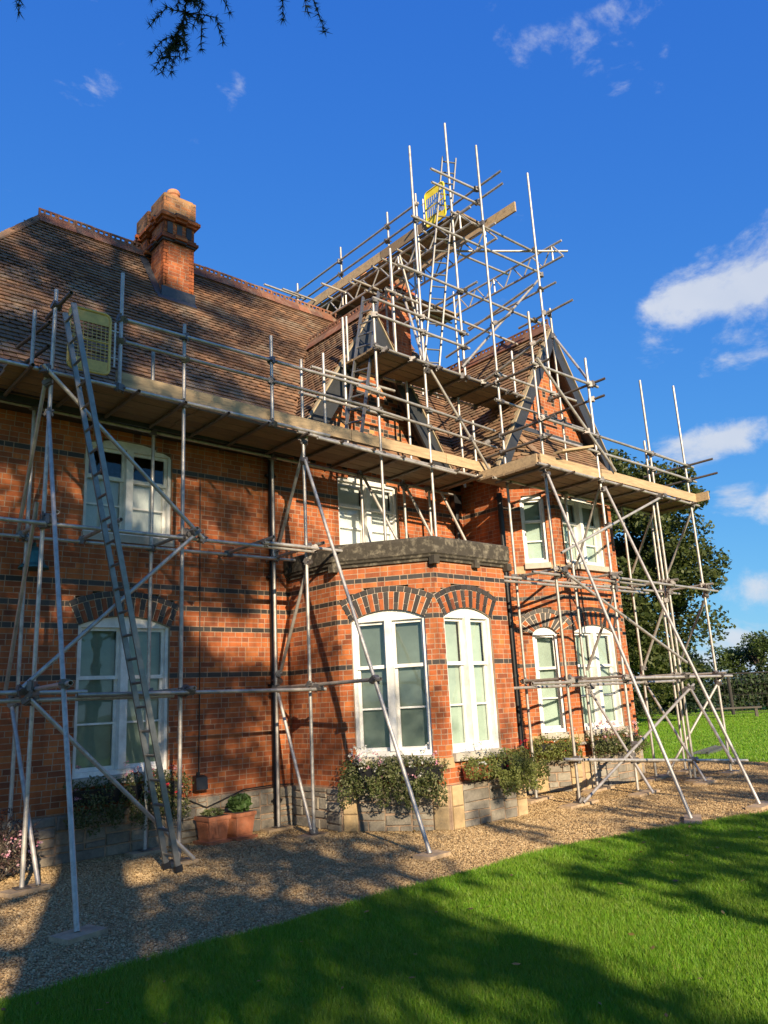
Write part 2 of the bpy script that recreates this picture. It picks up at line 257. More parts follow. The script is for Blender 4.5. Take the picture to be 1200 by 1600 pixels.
# ------------------------------------------------------------------ helpers
def link(name, me, parent=None, kind=None):
    o = bpy.data.objects.new(name, me); COL.objects.link(o)
    if parent is not None:
        o.parent = parent; o.matrix_parent_inverse = Matrix.Translation(-Vector(parent['_base'])) if '_base' in parent else Matrix()
    if kind: o['kind'] = kind
    return o
def thing(name, label, cat, base=(0, 0, 0), group=None):
    o = bpy.data.objects.new(name, None); COL.objects.link(o); o.location = base; o.empty_display_size = .2
    o['label'] = label; o['category'] = cat; o['_base'] = tuple(float(v) for v in base)
    if group: o['group'] = group
    return o
def sub(o):            # a part in world coordinates below a thing keeps an identity frame: its own children need no offset
    return o
def tag(o, label, cat, group=None):
    o['label'] = label; o['category'] = cat
    if group: o['group'] = group
    return o
class MB:
    def __init__(s): s.v = []; s.f = []; s.mi = []
    def quadbox(s, c, ex, ey, ez, mi=0):
        c, ex, ey, ez = map(Vector, (c, ex, ey, ez)); b = len(s.v)
        for k in ((-1, -1, -1), (1, -1, -1), (1, 1, -1), (-1, 1, -1), (-1, -1, 1), (1, -1, 1), (1, 1, 1), (-1, 1, 1)):
            s.v.append(tuple(c + ex*k[0] + ey*k[1] + ez*k[2]))
        for f in ((0, 3, 2, 1), (4, 5, 6, 7), (0, 1, 5, 4), (1, 2, 6, 5), (2, 3, 7, 6), (3, 0, 4, 7)):
            s.f.append(tuple(b+i for i in f)); s.mi.append(mi)
    def box(s, x0, x1, y0, y1, z0, z1, mi=0):
        s.quadbox(((x0+x1)/2, (y0+y1)/2, (z0+z1)/2), ((x1-x0)/2, 0, 0), (0, (y1-y0)/2, 0), (0, 0, (z1-z0)/2), mi)
    def prism(s, pts, off, mi=0):
        off = Vector(off); b = len(s.v); n = len(pts)
        s.v += [tuple(Vector(p)) for p in pts] + [tuple(Vector(p)+off) for p in pts]
        s.f.append(tuple(b+i for i in range(n))[::-1]); s.f.append(tuple(b+n+i for i in range(n))); s.mi += [mi, mi]
        for i in range(n):
            j = (i+1) % n; s.f.append((b+i, b+j, b+n+j, b+n+i)); s.mi.append(mi)
    def tube(s, pts, rad, n=8, mi=0, cap=True):
        pts = [Vector(p) for p in pts]; rads = rad if isinstance(rad, (list, tuple)) else [rad]*len(pts); rings = []
        ref = Vector((.31, .52, .8))
        for i, p in enumerate(pts):
            d = (pts[min(i+1, len(pts)-1)] - pts[max(i-1, 0)]).normalized()
            a = d.cross(ref); a = a.normalized() if a.length > .1 else d.cross(Vector((1, 0, 0))).normalized()
            b2 = d.cross(a); ring = []
            for k in range(n):
                t = 2*math.pi*k/n; ring.append(len(s.v)); s.v.append(tuple(p + a*rads[i]*math.cos(t) + b2*rads[i]*math.sin(t)))
            rings.append(ring)
        for r1, r2 in zip(rings, rings[1:]):
            for k in range(n):
                s.f.append((r1[k], r1[(k+1) % n], r2[(k+1) % n], r2[k])); s.mi.append(mi)
        if cap:
            s.f.append(tuple(rings[0][::-1])); s.f.append(tuple(rings[-1])); s.mi += [mi, mi]
    def lathe(s, c, prof, n=20, mi=0):
        c = Vector(c); rings = []
        for r, z in prof:
            ring = []
            for k in range(n):
                t = 2*math.pi*k/n; ring.append(len(s.v)); s.v.append(tuple(c + Vector((r*math.cos(t), r*math.sin(t), z))))
            rings.append(ring)
        for r1, r2 in zip(rings, rings[1:]):
            for k in range(n):
                s.f.append((r1[k], r1[(k+1) % n], r2[(k+1) % n], r2[k])); s.mi.append(mi)
        s.f.append(tuple(rings[0][::-1])); s.f.append(tuple(rings[-1])); s.mi += [mi, mi]
    def mesh(s, name, mats, smooth=False):
        me = bpy.data.meshes.new(name); me.from_pydata(s.v, [], s.f)
        for mm in (mats if isinstance(mats, (list, tuple)) else [mats]): me.materials.append(mm)
        if any(s.mi): me.polygons.foreach_set('material_index', s.mi)
        if smooth: me.polygons.foreach_set('use_smooth', [True]*len(me.polygons))
        me.update(); return me
    def obj(s, name, mats, parent=None, kind=None, smooth=False):
        return link(name, s.mesh(name, mats, smooth), parent, kind)
def np_mesh(name, V, F, mats, mi=None):
    """V (n,3), F (m,k) arrays"""
    me = bpy.data.meshes.new(name); k = F.shape[1]
    me.vertices.add(len(V)); me.vertices.foreach_set('co', np.ascontiguousarray(V, dtype=np.float32).ravel())
    me.loops.add(F.size); me.loops.foreach_set('vertex_index', np.ascontiguousarray(F, dtype=np.int32).ravel())
    me.polygons.add(len(F)); me.polygons.foreach_set('loop_start', np.arange(0, F.size, k, dtype=np.int32))
    for mm in (mats if isinstance(mats, (list, tuple)) else [mats]): me.materials.append(mm)
    if mi is not None: me.polygons.foreach_set('material_index', np.asarray(mi, dtype=np.int32))
    me.update(calc_edges=True); me.validate(); me.shade_flat(); return me
def leaf_mesh(name, C, size, mats, mi=None, aspect=.55, up_bias=.3, rng=RNG, droop=None):
    """diamond leaves at the points C"""
    n = len(C); nrm = rng.normal(size=(n, 3)); nrm[:, 2] += up_bias*np.sign(nrm[:, 2]+.5); nrm /= np.linalg.norm(nrm, axis=1)[:, None]
    t = rng.normal(size=(n, 3)); t -= nrm*(t*nrm).sum(1)[:, None]; t /= np.linalg.norm(t, axis=1)[:, None]
    if droop is not None: t[:, 2] -= droop; t /= np.linalg.norm(t, axis=1)[:, None]
    b = np.cross(nrm, t); sz = (np.asarray(size)*rng.uniform(.6, 1.3, n))[:, None]
    V = np.stack([C - t*sz*.5, C + b*sz*aspect*.5, C + t*sz*.5, C - b*sz*aspect*.5], 1).reshape(-1, 3)
    return np_mesh(name, V, np.arange(4*n).reshape(-1, 4), mats, mi)

# ------------------------------------------------------------------ the ground
def sheet(name, pts, z, m, kind='structure'):
    me = bpy.data.meshes.new(name); me.from_pydata([(x, y, z) for x, y in pts], [], [tuple(range(len(pts)))]); me.materials.append(m); me.update()
    return link(name, me, None, kind)
sheet('ground', [(-900, -900), (900, -900), (900, 900), (-900, 900)], -.03, M['field'])
LAWN_EDGE = [(-14, -4.35), (1.5, -4.25), (3.0, -4.2), (4.6, -4.17), (6.2, -4.13), (7.4, -4.16), (8.3, -4.36), (9.1, -4.62), (9.9, -4.84), (10.6, -5.05), (11.3, -5.6), (11.9, -6.8), (12.2, -9), (12.3, -16)]
_e = []
for (xa, ya), (xb, yb) in zip(LAWN_EDGE, LAWN_EDGE[1:]):
    k = max(1, int(math.hypot(xb-xa, yb-ya)/.16)) if xa > 0 else 1
    _e += [(xa+(xb-xa)*i/k, ya+(yb-ya)*i/k+(random.uniform(-.025, .025) if i else 0)) for i in range(k)]
EDGE0 = LAWN_EDGE; LAWN_EDGE = _e+[LAWN_EDGE[-1]]
GR = [(-14, 9), (-14, -4.6)] + [(x, y-.25) for x, y in EDGE0[1:]] + [(17.2, -16), (17.0, -6), (16.75, -2), (16.6, .4), (16.7, 9)]
sheet('gravel_drive', GR, 0.0, M['gravel'])
# lawns are slabs with a cut edge standing a little above the gravel
def slab(name, pts, z0, z1, m):
    b = MB(); b.prism([(x, y, z0) for x, y in pts], (0, 0, z1-z0)); return b.obj(name, m, None, 'structure')
slab('lawn', LAWN_EDGE[::-1] + [(-14, -30), (12.3, -30)], -.02, .02, M['lawn'])
slab('far_lawn', [(16.65, .4), (16.8, -2), (17.05, -6), (17.25, -30), (58, -30), (52, 22), (16.75, 22)], -.02, .02, M['lawn'])

# ------------------------------------------------------------------ the house
house = thing('brick_house', 'orange brick Victorian house with tiled roof, two gables and bay windows', 'house', (8, 2, 0))
CH = .068; BL, BHd, J = .205, .098, .009
BANDS = {71, 47, 43, 39, 30}
bricks = []          # (centre, u dir, half length, material index, proud)
core = MB()          # mortar core of all walls
M['pointing'] = mat('pale pointing', (.52, .43, .34), .95, nscale=25)
arch_parts = []
class Opening:
    def __init__(s, u0, u1, z0, zs, rise, ring=True):
        s.u0, s.u1, s.z0, s.zs, s.rise, s.ring = u0, u1, z0, zs, rise, ring
        s.a = (u1-u0)/2; s.uc = (u0+u1)/2; s.Ri = (s.a**2+rise**2)/(2*rise); s.zc = zs+rise-s.Ri
        s.t = math.asin(s.a/s.Ri); s.R1 = s.Ri+(.245 if ring else .0); s.Ro = s.R1+(.075 if ring else .0)
    def half(s, z):
        if z < s.z0: return 0
        if z <= s.zs: return s.a
        if z < s.zc + s.Ro*math.cos(s.t): return (z-s.zc)*math.tan(s.t)
        q = s.Ro**2-(z-s.zc)**2
        return math.sqrt(q) if q > 0 else 0
FORCE = None
def wall(p0, p1, z0, z1, openings=(), clip=None, skip=(), thick=.14, pattern=None):
    """one brick face: courses of Flemish bond cut round the openings; returns the local frame"""
    p0 = Vector((*p0, 0)); p1 = Vector((*p1, 0)); L = (p1-p0).length; d = (p1-p0)/L; n = Vector((d.y, -d.x, 0))
    k0 = int(math.floor(z0/CH+1e-6)); k1 = int(math.ceil(z1/CH-1e-6))
    for k in range(k0, k1):
        za, zb = max(k*CH, z0), min((k+1)*CH, z1); zc = (za+zb)/2
        iv = [(0.0, L)]
        if clip: iv = clip(zc, iv)
        for o in openings:
            h = o.half(zc)
            if h > 0:
                nv = []
                for a, b in iv:
                    if o.uc-h > a: nv.append((a, min(b, o.uc-h)))
                    if o.uc+h < b: nv.append((max(a, o.uc+h), b))
                iv = [q for q in nv if q[1]-q[0] > .015]
        for (ua, ub, sa, sb) in skip:
            if sa < zc < sb:
                nv = []
                for a, b in iv:
                    if ua > a: nv.append((a, min(b, ua)))
                    if ub < b: nv.append((max(a, ub), b))
                iv = [q for q in nv if q[1]-q[0] > .015]
        for a, b in iv:
            c = p0 + d*((a+b)/2) - n*(thick/2); c.z = zc
            core.quadbox(c, d*((b-a)/2), n*(thick/2), (0, 0, (zb-za)/2))
            u = -((k % 2)*(BL*.5+BHd*.5+J) + .05*(k % 3)); hd = (k % 2 == 0)
            while u < b:
                ln = BHd if hd else BL
                ua, ub = max(u, a), min(u+ln, b)
                if ub-ua > .02:
                    cc = p0 + d*((ua+ub)/2); cc.z = zc
                    mi = 1 if k in BANDS else 0
                    if pattern: mi = pattern(cc, k, hd, mi)
                    if FORCE is not None: mi = FORCE
                    bricks.append((cc, d, n, (ub-ua)/2, (zb-za-J)/2, mi))
                u += ln+J; hd = not hd
    for o in openings:
        if not o.ring: continue
        arch_core = MB(); nseg = max(8, int(round(2*o.t*(o.Ri+.11)/.075))); nseg += 1-nseg % 2
        for i in range(nseg):
            t1 = -o.t+2*o.t*i/nseg; t2 = -o.t+2*o.t*(i+1)/nseg
            g = .006/o.Ri
            def P(r, t): q = p0 + d*(o.uc+r*math.sin(t)); q.z = o.zc+r*math.cos(t); return q
            arch_core.prism([P(o.Ri, t1) - n*.13, P(o.Ri, t2) - n*.13, P(o.Ro, t2) - n*.13, P(o.Ro, t1) - n*.13], n*.13)
            e = i % 6
            split = [(.0, 1.0)] if e in (2, 5) else ([(0, .62), (.66, 1)] if e % 2 else [(0, .36), (.40, 1)])
            dark = (i % 2 == 0) if nseg > 12 else (i % 3 != 1)
            for a, b in split:
                ra = o.Ri+.002+(o.R1-o.Ri-.008)*a; rb = o.Ri+.002+(o.R1-o.Ri-.008)*b
                arch_parts.append(([P(ra, t1+g), P(ra, t2-g), P(rb, t2-g), P(rb, t1+g)], n, dark))
        arch_core.obj('arch_pointing', [M['pointing']], house); ns = max(8, int(round(2*o.t*o.R1/.105)))
        for i in range(ns):
            g = .006/o.R1; t1 = -o.t+2*o.t*i/ns+g; t2 = -o.t+2*o.t*(i+1)/ns-g
            def P(r, t): q = p0 + d*(o.uc+r*math.sin(t)); q.z = o.zc+r*math.cos(t); return q
            arch_parts.append(([P(o.R1+.004, t1), P(o.R1+.004, t2), P(o.Ro-.003, t2), P(o.Ro-.003, t1)], n, True))
    return p0, d, n

PL = .53                       # top of the stone plinth
G1X, G1Z, G2X, G2Z, GS = 8.18, 8.30, 12.15, 8.75, 1.6
EAVE = 5.44; EY = -.35; RY, RZ = 2.5, 9.72; MS = (RZ-EAVE)/(RY-EY)
def main_z(y): return EAVE + (y-EY)*MS
def g1_z(x): return G1Z-GS*abs(x-G1X)
def g2_z(x): return G2Z-GS*abs(x-G2X)
X0 = .6
def clip1(z, iv):
    if z < 5.36: return iv
    h = (G1Z-.12-z)/GS
    return [(G1X-h-X0, G1X+h-X0)] if h > .05 else []
def patt1(c, k, hd, mi):
    if c.z < 5.4: return mi
    q = int((c.x*5.2)) % 3; s = (k+q*2) % 5
    return 1 if s in (0,) else (2 if s == 2 and hd else (1 if (hd and k % 2) else 0))
o_ll = Opening(3.45-X0, 4.65-X0, .86, 2.70, .13)
o_ul = Opening(3.45-X0, 4.65-X0, 3.82, 5.06, .12, False)
o_um = Opening(7.55-X0, 8.86-X0, 3.95, 5.2, .12, False)
W_main = wall((X0, 0), (10.5, 0), PL, G1Z, [o_ll, o_ul, o_um], clip1, skip=[(6.55-X0, 9.55-X0, 0, 3.55)], pattern=patt1)
W_ret = wall((6.55, 0), (6.55, -1.15), PL, 3.5)
A0, A1, B1 = (6.55, -1.15), (7.35, -2.28), (8.80, -2.28)
LA = math.hypot(A1[0]-A0[0], A1[1]-A0[1])
o_a = Opening(.19, 1.22, .86, 2.68, .13); o_b = Opening(.13, 1.08, .86, 2.68, .13)
W_a = wall(A0, A1, PL, 3.5, [o_a]); W_b = wall(A1, B1, PL, 3.5, [o_b])
wall(B1, (9.55, -1.15), PL, 3.5); wall((9.55, -1.15), (9.55, -.14), PL, 3.5)
wall((10.5, -.001), (10.5, -.93), PL, 5.6)
def clip2(z, iv):
    if z < 5.36: return iv
    h = (G2Z-.12-z)/GS
    return [(max(0, G2X-h-10.5), min(3.55, G2X+h-10.5))] if h > .05 else []
def patt2(c, k, hd, mi):
    if c.z < 6.2: return mi
    return 1 if (hd and (int(c.x*4.7)+k//2) % 3 == 0) else 0
wall((10.5, -.93), (14.05, -.93), PL, G2Z, [], clip2, skip=[(.28, 3.1, 0, 5.3)], pattern=patt2)
C0, C1, C2, C3 = (10.78, -.93), (11.33, -1.48), (13.05, -1.48), (13.6, -.93)
o_c1 = Opening(.17, .60, .90, 2.60, .13); o_c2 = Opening(.17, .60, 3.80, 5.05, .06, False)
o_f1 = Opening(.20, 1.45, .90, 2.63, .13); o_f2 = Opening(.20, 1.45, 3.80, 5.05, .1, False)
W_c = wall(C0, C1, PL, 5.36, [o_c1, o_c2]); W_f = wall(C1, C2, PL, 5.36, [o_f1, o_f2]); wall(C2, C3, PL, 5.36)
# chimneys
FORCE = None
def chimney(x0, x1, y0, y1, z0, z1):
    wall((x0, y1), (x0, y0), z0, z1, thick=.1); wall((x0, y0), (x1, y0), z0, z1, thick=.1)
    wall((x1, y0), (x1, y1), z0, z1, thick=.1); wall((x1, y1), (x0, y1), z0, z1, thick=.1)
for ya, yb in ((1.70, 2.18), (2.38, 2.80)):
    chimney(5.25, 5.83, ya, yb, 8.2, 9.62); chimney(5.25, 5.83, ya, yb, 9.76, 10.02)
    FORCE = 3; chimney(5.23, 5.85, ya-.02, yb+.02, 10.17, 10.50); FORCE = None
chimney(5.34, 5.72, 2.18, 2.38, 8.2, 10.1)
chimney(10.48, 11.12, 1.7, 3.4, 8.2, 10.4)
# end and back walls close the house so that its rooms are dark
core.box(X0, X0+.14, .15, 5.0, 0, 5.5); core.box(X0, 14.05, 5.0, 5.14, 0, 5.5); core.box(13.91, 14.05, -.78, 5.0, 0, 5.5)
core.box(X0, 14.05, .6, 5.0, 3.1, 3.3)        # upper floor
core.box(6.6, 6.7, .15, 5.0, 0, 5.3); core.box(10.3, 10.4, .15, 5.0, 0, 5.3)   # cross walls
core.obj('wall', [M['mortar']], house)

# bricks: the 300 that show largest are single pieces, the rest one part
def bscore(b):
    c, d, n = b[0], b[1], b[2]; v = CAM-c; w = (c-CAM); f = w.dot(fw)
    px = 600+1209.7*w.dot(rt)/f; py = 800-1209.7*w.dot(up)/f
    if not (0 < px < 1200 and 0 < py < 1600): return 0
    if c.z > 4.6: return 0
    return max(0, n.dot(v)/v.length)*b[3]*b[4]/f**2
order = sorted(range(len(bricks)), key=lambda i: -bscore(bricks[i]))
single = set(order[:300])
bm_unit = {}
for mi, nm in enumerate(('brick', 'dark_brick', 'buff_brick', 'weather_brick')):
    q = MB(); q.quadbox((0, 0, 0), (1, 0, 0), (0, 1, 0), (0, 0, 1)); bm_unit[mi] = q.mesh('brick', M[nm])
stuffV, stuffF, stuffM = [], [], []
for i, (c, d, n, hl, hh, mi) in enumerate(bricks):
    pr = .0007 + random.uniform(-.0003, .0004); hl -= .0005
    if i in single:
        o = link('brick', bm_unit[mi], house)
        o.matrix_basis = Matrix(((d.x*hl, n.x*.012, 0, c.x+n.x*(pr-.012)), (d.y*hl, n.y*.012, 0, c.y+n.y*(pr-.012)), (0, 0, hh, c.z), (0, 0, 0, 1)))
    else:
        b = len(stuffV); q = c+n*pr; r = c-n*.004; e = d*hl; z = Vector((0, 0, hh))
        stuffV += [tuple(q-e-z), tuple(q+e-z), tuple(q+e+z), tuple(q-e+z), tuple(r-e-z), tuple(r+e-z), tuple(r+e+z), tuple(r-e+z)]
        stuffF += [(b, b+1, b+2, b+3), (b+1, b, b+4, b+5), (b+2, b+1, b+5, b+6), (b+3, b+2, b+6, b+7), (b, b+3, b+7, b+4)]; stuffM += [mi]*5
link('brickwork', np_mesh('brickwork', np.array(stuffV), np.array(stuffF), [M['brick'], M['dark_brick'], M['buff_brick'], M['weather_brick']], stuffM), house, 'stuff')
for pts, n, dark in arch_parts:
    q = MB(); off = n*(.10+random.uniform(0, .003)); q.prism([p-n*.09 for p in pts], off); q.obj('arch_brick', M['dark_brick'] if dark else M['brick'], house)

# stone plinth: coursed rubble with dressed quoins at the bay corners
def plinth(p0, p1, quoin0=False, quoin1=False, z1=PL):
    p0 = Vector((*p0, 0)); p1 = Vector((*p1, 0)); L = (p1-p0).length; d = (p1-p0)/L; n = Vector((d.y, -d.x, 0)); o = .05
    b = MB(); c = p0+d*L/2-n*.04; c.z = z1/2; b.quadbox(c, d*(L/2+.02), n*.085, (0, 0, z1/2-.003)); b.obj('plinth_core', M['mortar'], house)
    u = 0.0; first = True
    while u < L-.01:
        w = random.uniform(.22, .62)
        qn = False
        if quoin0 and first: w = .20; qn = True
        if quoin1 and u+w > L-.45: w = max(.1, L-u-.20) if L-u > .32 else L-u; qn = qn or L-u <= .33
        if L-u-w < .10: w = L-u
        first = False
        z = 0.0
        while z < z1-.005:
            h_ = (random.uniform(.2, .3) if qn else random.uniform(.055, .16))
            if z1-z-h_ < .05: h_ = z1-z
            cuts = [0, w] if (qn or w < .3 or random.random() < .45) else [0, w*random.uniform(.35, .65), w]
            for ca, cb in zip(cuts, cuts[1:]):
                q = MB(); h = h_/2-.005; e = (cb-ca)/2-.005; c = p0+d*(u+(ca+cb)/2)+n*(o+(random.uniform(-.004, .012) if not qn else .012)); c.z = z+h_/2
                pts = []; jz = (lambda: random.uniform(-.012, .004)) if not qn else (lambda: 0)
                for sx, sz in ((-1, -1), (1, -1), (1, 1), (-1, 1)): pts.append(c+d*(sx*(e+jz()))+Vector((0, 0, sz*(h+jz()))))
                back = [p-n*.03 for p in pts]; front = [c+(p-c)*.88+n*.010 for p in pts]
                q.v = [tuple(p) for p in back+pts+front]
                for k in range(4):
                    k2 = (k+1) % 4; q.f += [(k, k2, 4+k2, 4+k), (4+k, 4+k2, 8+k2, 8+k)]
                q.f.append((8, 9, 10, 11)); q.mi = [0]*len(q.f)
                q.obj('plinth_stone', M['ochre_stone' if qn else 'stone'], house)
            z += h_
        u += w
plinth((X0, 0), (6.55, 0)); plinth((6.55, -.06), (6.55, -1.15)); plinth(A0, A1, True, True); plinth(A1, B1, True, True)
plinth((9.6, 0), (10.5, 0)); plinth((10.5, -.06), (10.5, -.93)); plinth((10.5, -.93), C0); plinth(C0, C1, True, True); plinth(C1, C2, True, True); plinth(C2, C3); plinth(C3, (14.05, -.93))
# sandstone blocks below the window piers of the bays
for (p, d, n, ul) in ((W_a[0], W_a[1], W_a[2], LA-.12), (W_b[0], W_b[1], W_b[2], .05), (W_c[0], W_c[1], W_c[2], .68), (W_f[0], W_f[1], W_f[2], .08), (W_f[0], W_f[1], W_f[2], 1.58), (W_c[0], W_c[1], W_c[2], .07)):
    for z in ((.80,) if p.x < 10 else (.84, 3.74)):
        q = MB(); c = p+d*ul+n*.004; c.z = z; q.quadbox(c, d*.085, n*.012, (0, 0, .065)); q.obj('pier_stone', M['ochre_stone'], house)

# windows ------------------------------------------------------------------
def window(W, o, lights=2, blind='blind', rows=3, drop=0.0):
    p0, d, n = W; inset = .085
    def P(u, z, dep=0): q = p0+d*u-n*(inset+dep); q.z = z; return q
    def bar(b, u0, u1, z0, z1, dep, th): c = P((u0+u1)/2, (z0+z1)/2, dep); b.quadbox(c, d*((u1-u0)/2), n*(th/2), (0, 0, (z1-z0)/2))
    u0, u1, z0, zs = o.u0+.004, o.u1-.004, o.z0, o.zs
    fwid = .04; mul = .095
    b = MB()
    bar(b, u0, u0+fwid, z0+.05, zs, 0, .1); bar(b, u1-fwid, u1, z0+.05, zs, 0, .1); bar(b, u0+fwid, u1-fwid, z0+.05, z0+.11, .0, .1)
    zt = zs+.035
    if lights == 2: bar(b, (u0+u1)/2-mul/2, (u0+u1)/2+mul/2, z0+.11, zs+.001, -.012, .13)
    # arched head board
    pts = []
    for i in range(13):
        t = -o.t+2*o.t*i/12; pts.append(P(o.uc+(o.Ri-.004)*math.sin(t)*.995, o.zc+(o.Ri-.004)*math.cos(t), .05))
    b.prism([P(u1, zt-.05, .05), P(u0, zt-.05, .05)]+pts, n*.095) if zt-.05 < zs else None
    w = b.obj('window', M['white'], house)
    q = MB(); bar(q, o.u0-.015, o.u1+.015, z0-.05, z0+.048, -.05, .20); q.obj('sill', M['sill' if lights == 2 else 'sill'], w)
    spans = [(u0+fwid, (u0+u1)/2-mul/2), ((u0+u1)/2+mul/2, u1-fwid)] if lights == 2 else [(u0+fwid, u1-fwid)]
    zb, ztop = z0+.11, zt-.05; H = ztop-zb; zm = zb+H*.64
    for a, c in spans:
        for (sa, sb, dep, barz) in ((zm-.02, ztop, .02, None), (zb, zm+.02, .055, zb+H*.32)):
            s = MB(); r = .034
            bar(s, a, a+r, sa, sb, dep, .035); bar(s, c-r, c, sa, sb, dep, .035); bar(s, a+r, c-r, sa, sa+.045, dep, .035); bar(s, a+r, c-r, sb-.04, sb, dep, .035)
            so = s.obj('sash', M['white'], w)
            if barz:
                g = MB(); bar(g, a+r, c-r, barz-.012, barz+.012, dep, .032); g.obj('glazing_bar', M['white'], w)
            zz = [(sa+.045, sb-.04)] if not barz else [(sa+.045, barz-.012), (barz+.012, sb-.04)]
            for g0, g1 in zz:
                g = MB(); g.v = [tuple(P(a+r, g0, dep)), tuple(P(c-r, g0, dep)), tuple(P(c-r, g1, dep)), tuple(P(a+r, g1, dep))]; g.f = [(0, 1, 2, 3)]; g.mi = [0]
                g.obj('pane', M['glass'], w)
        if blind:
            g = MB(); bar(g, a+.012, c-.022, z0+.08, (ztop+.0 if drop == 0 else ztop-drop), .092, .004); g.obj('blind' if blind == 'blind' else 'net_curtain', M[blind], w)
    return w
window(W_main, o_ll); window(W_main, o_ul, blind='net', drop=.34); window(W_main, o_um, blind='net')
window(W_a, o_a); window(W_b, o_b)
window(W_c, o_c1, 1); window(W_c, o_c2, 1); window(W_f, o_f1); window(W_f, o_f2)

# bay cornice of lichened stone, with corner blocks and a flat roof
def inset_poly(off):
    """bay outline pushed outwards by off"""
    ds = [Vector((0, -1)), Vector((A1[0]-A0[0], A1[1]-A0[1])).normalized(), Vector((1, 0)), Vector((.75, 1.13)).normalized(), Vector((0, 1))]
    ps = [Vector((6.55, 0)), Vector(A0), Vector(A1), Vector(B1), Vector((9.55, -1.15))]
    out = []
    ns = [Vector((q.y, -q.x)) for q in ds]
    out.append(ps[0]+ns[0]*off)
    for i in range(1, 5):
        n1, n2 = ns[i-1], ns[i]; k = off/(1+n1.dot(n2)); out.append(ps[i]+(n1+n2)*k)
    out.append(Vector((9.55, 0))+ns[4]*off)
    return out
def ring_band(offs_z, name, m, parent):
    b = MB(); rows = [[(*p, z) for p in inset_poly(o)] for o, z in offs_z]
    for r in rows: b.v += r
    N = len(rows[0])
    for i in range(len(rows)-1):
        for k in range(N-1): b.f.append((i*N+k, i*N+k+1, (i+1)*N+k+1, (i+1)*N+k)); b.mi.append(0)
    b.f.append(tuple((len(rows)-1)*N+k for k in range(N))); b.mi.append(0)
    b.f.append(tuple(range(N))[::-1]); b.mi.append(0)
    return b.obj(name, m, parent)
corn = ring_band([(.012, 3.425), (.035, 3.425), (.035, 3.455), (.065, 3.475), (.07, 3.50), (.09, 3.52), (.095, 3.70), (.085, 3.735), (.05, 3.755), (-.12, 3.75), (-.13, 3.70)], 'bay_cornice', M['lichen_stone'], house)
for px_, py_ in ((inset_poly(.05)[1]), (inset_poly(.05)[2]), (inset_poly(.05)[3])):
    q = MB(); q.box(px_-.05, px_+.05, py_-.05, py_+.05, 3.37, 3.48); q.obj('cornice_block', M['lichen_stone'], corn)
for t in (.5,):
    a, b_ = inset_poly(.05)[2], inset_poly(.05)[3]; c_ = a.lerp(b_, .55); q = MB(); q.box(c_.x-.05, c_.x+.05, c_.y-.03, c_.y+.05, 3.37, 3.475); q.obj('cornice_block', M['lichen_stone'], corn)

# roofs ------------------------------------------------------------------
rf = MB()
TH = .06
def roof_poly(b, pts, nrm):
    b.prism([Vector(p)-nrm*.07 for p in pts], nrm*.055)
nm = Vector((0, -MS, 1)).normalized(); nb = Vector((0, MS, 1)).normalized()
HL, HRr = 3.40, 11.9                       # ridge ends
E0, E1 = .25, 14.35
ms_hip = (RZ-EAVE)/(HL-E0)
roof_poly(rf, [(E0, EY, EAVE), (E1, EY, EAVE), (HRr, RY, RZ), (HL, RY, RZ)], nm)
roof_poly(rf, [(E1, 2*RY-EY, EAVE), (E0, 2*RY-EY, EAVE), (HL, RY, RZ), (HRr, RY, RZ)], nb)
nl = Vector((-ms_hip, 0, 1)).normalized(); roof_poly(rf, [(E0, 2*RY-EY, EAVE), (E0, EY, EAVE), (HL, RY, RZ)], nl)
nr = Vector(((RZ-EAVE)/(E1-HRr), 0, 1)).normalized(); roof_poly(rf, [(E1, EY, EAVE), (E1, 2*RY-EY, EAVE), (HRr, RY, RZ)], nr)
def gable_roof(b, gx, gz, yf, yb, zl):
    h = (gz-zl)/GS
    l = Vector((-GS, 0, 1)).normalized(); r = Vector((GS, 0, 1)).normalized()
    roof_poly(b, [(gx-h, yb, zl), (gx-h, yf, zl), (gx, yf, gz), (gx, yb, gz)], l)
    roof_poly(b, [(gx+h, yf, zl), (gx+h, yb, zl), (gx, yb, gz), (gx, yf, gz)], r)
G1Y, G2Y = -.36, -1.22
gable_roof(rf, G1X, G1Z, G1Y, 1.7, EAVE); gable_roof(rf, G2X, G2Z, G2Y, 1.9, 5.40)
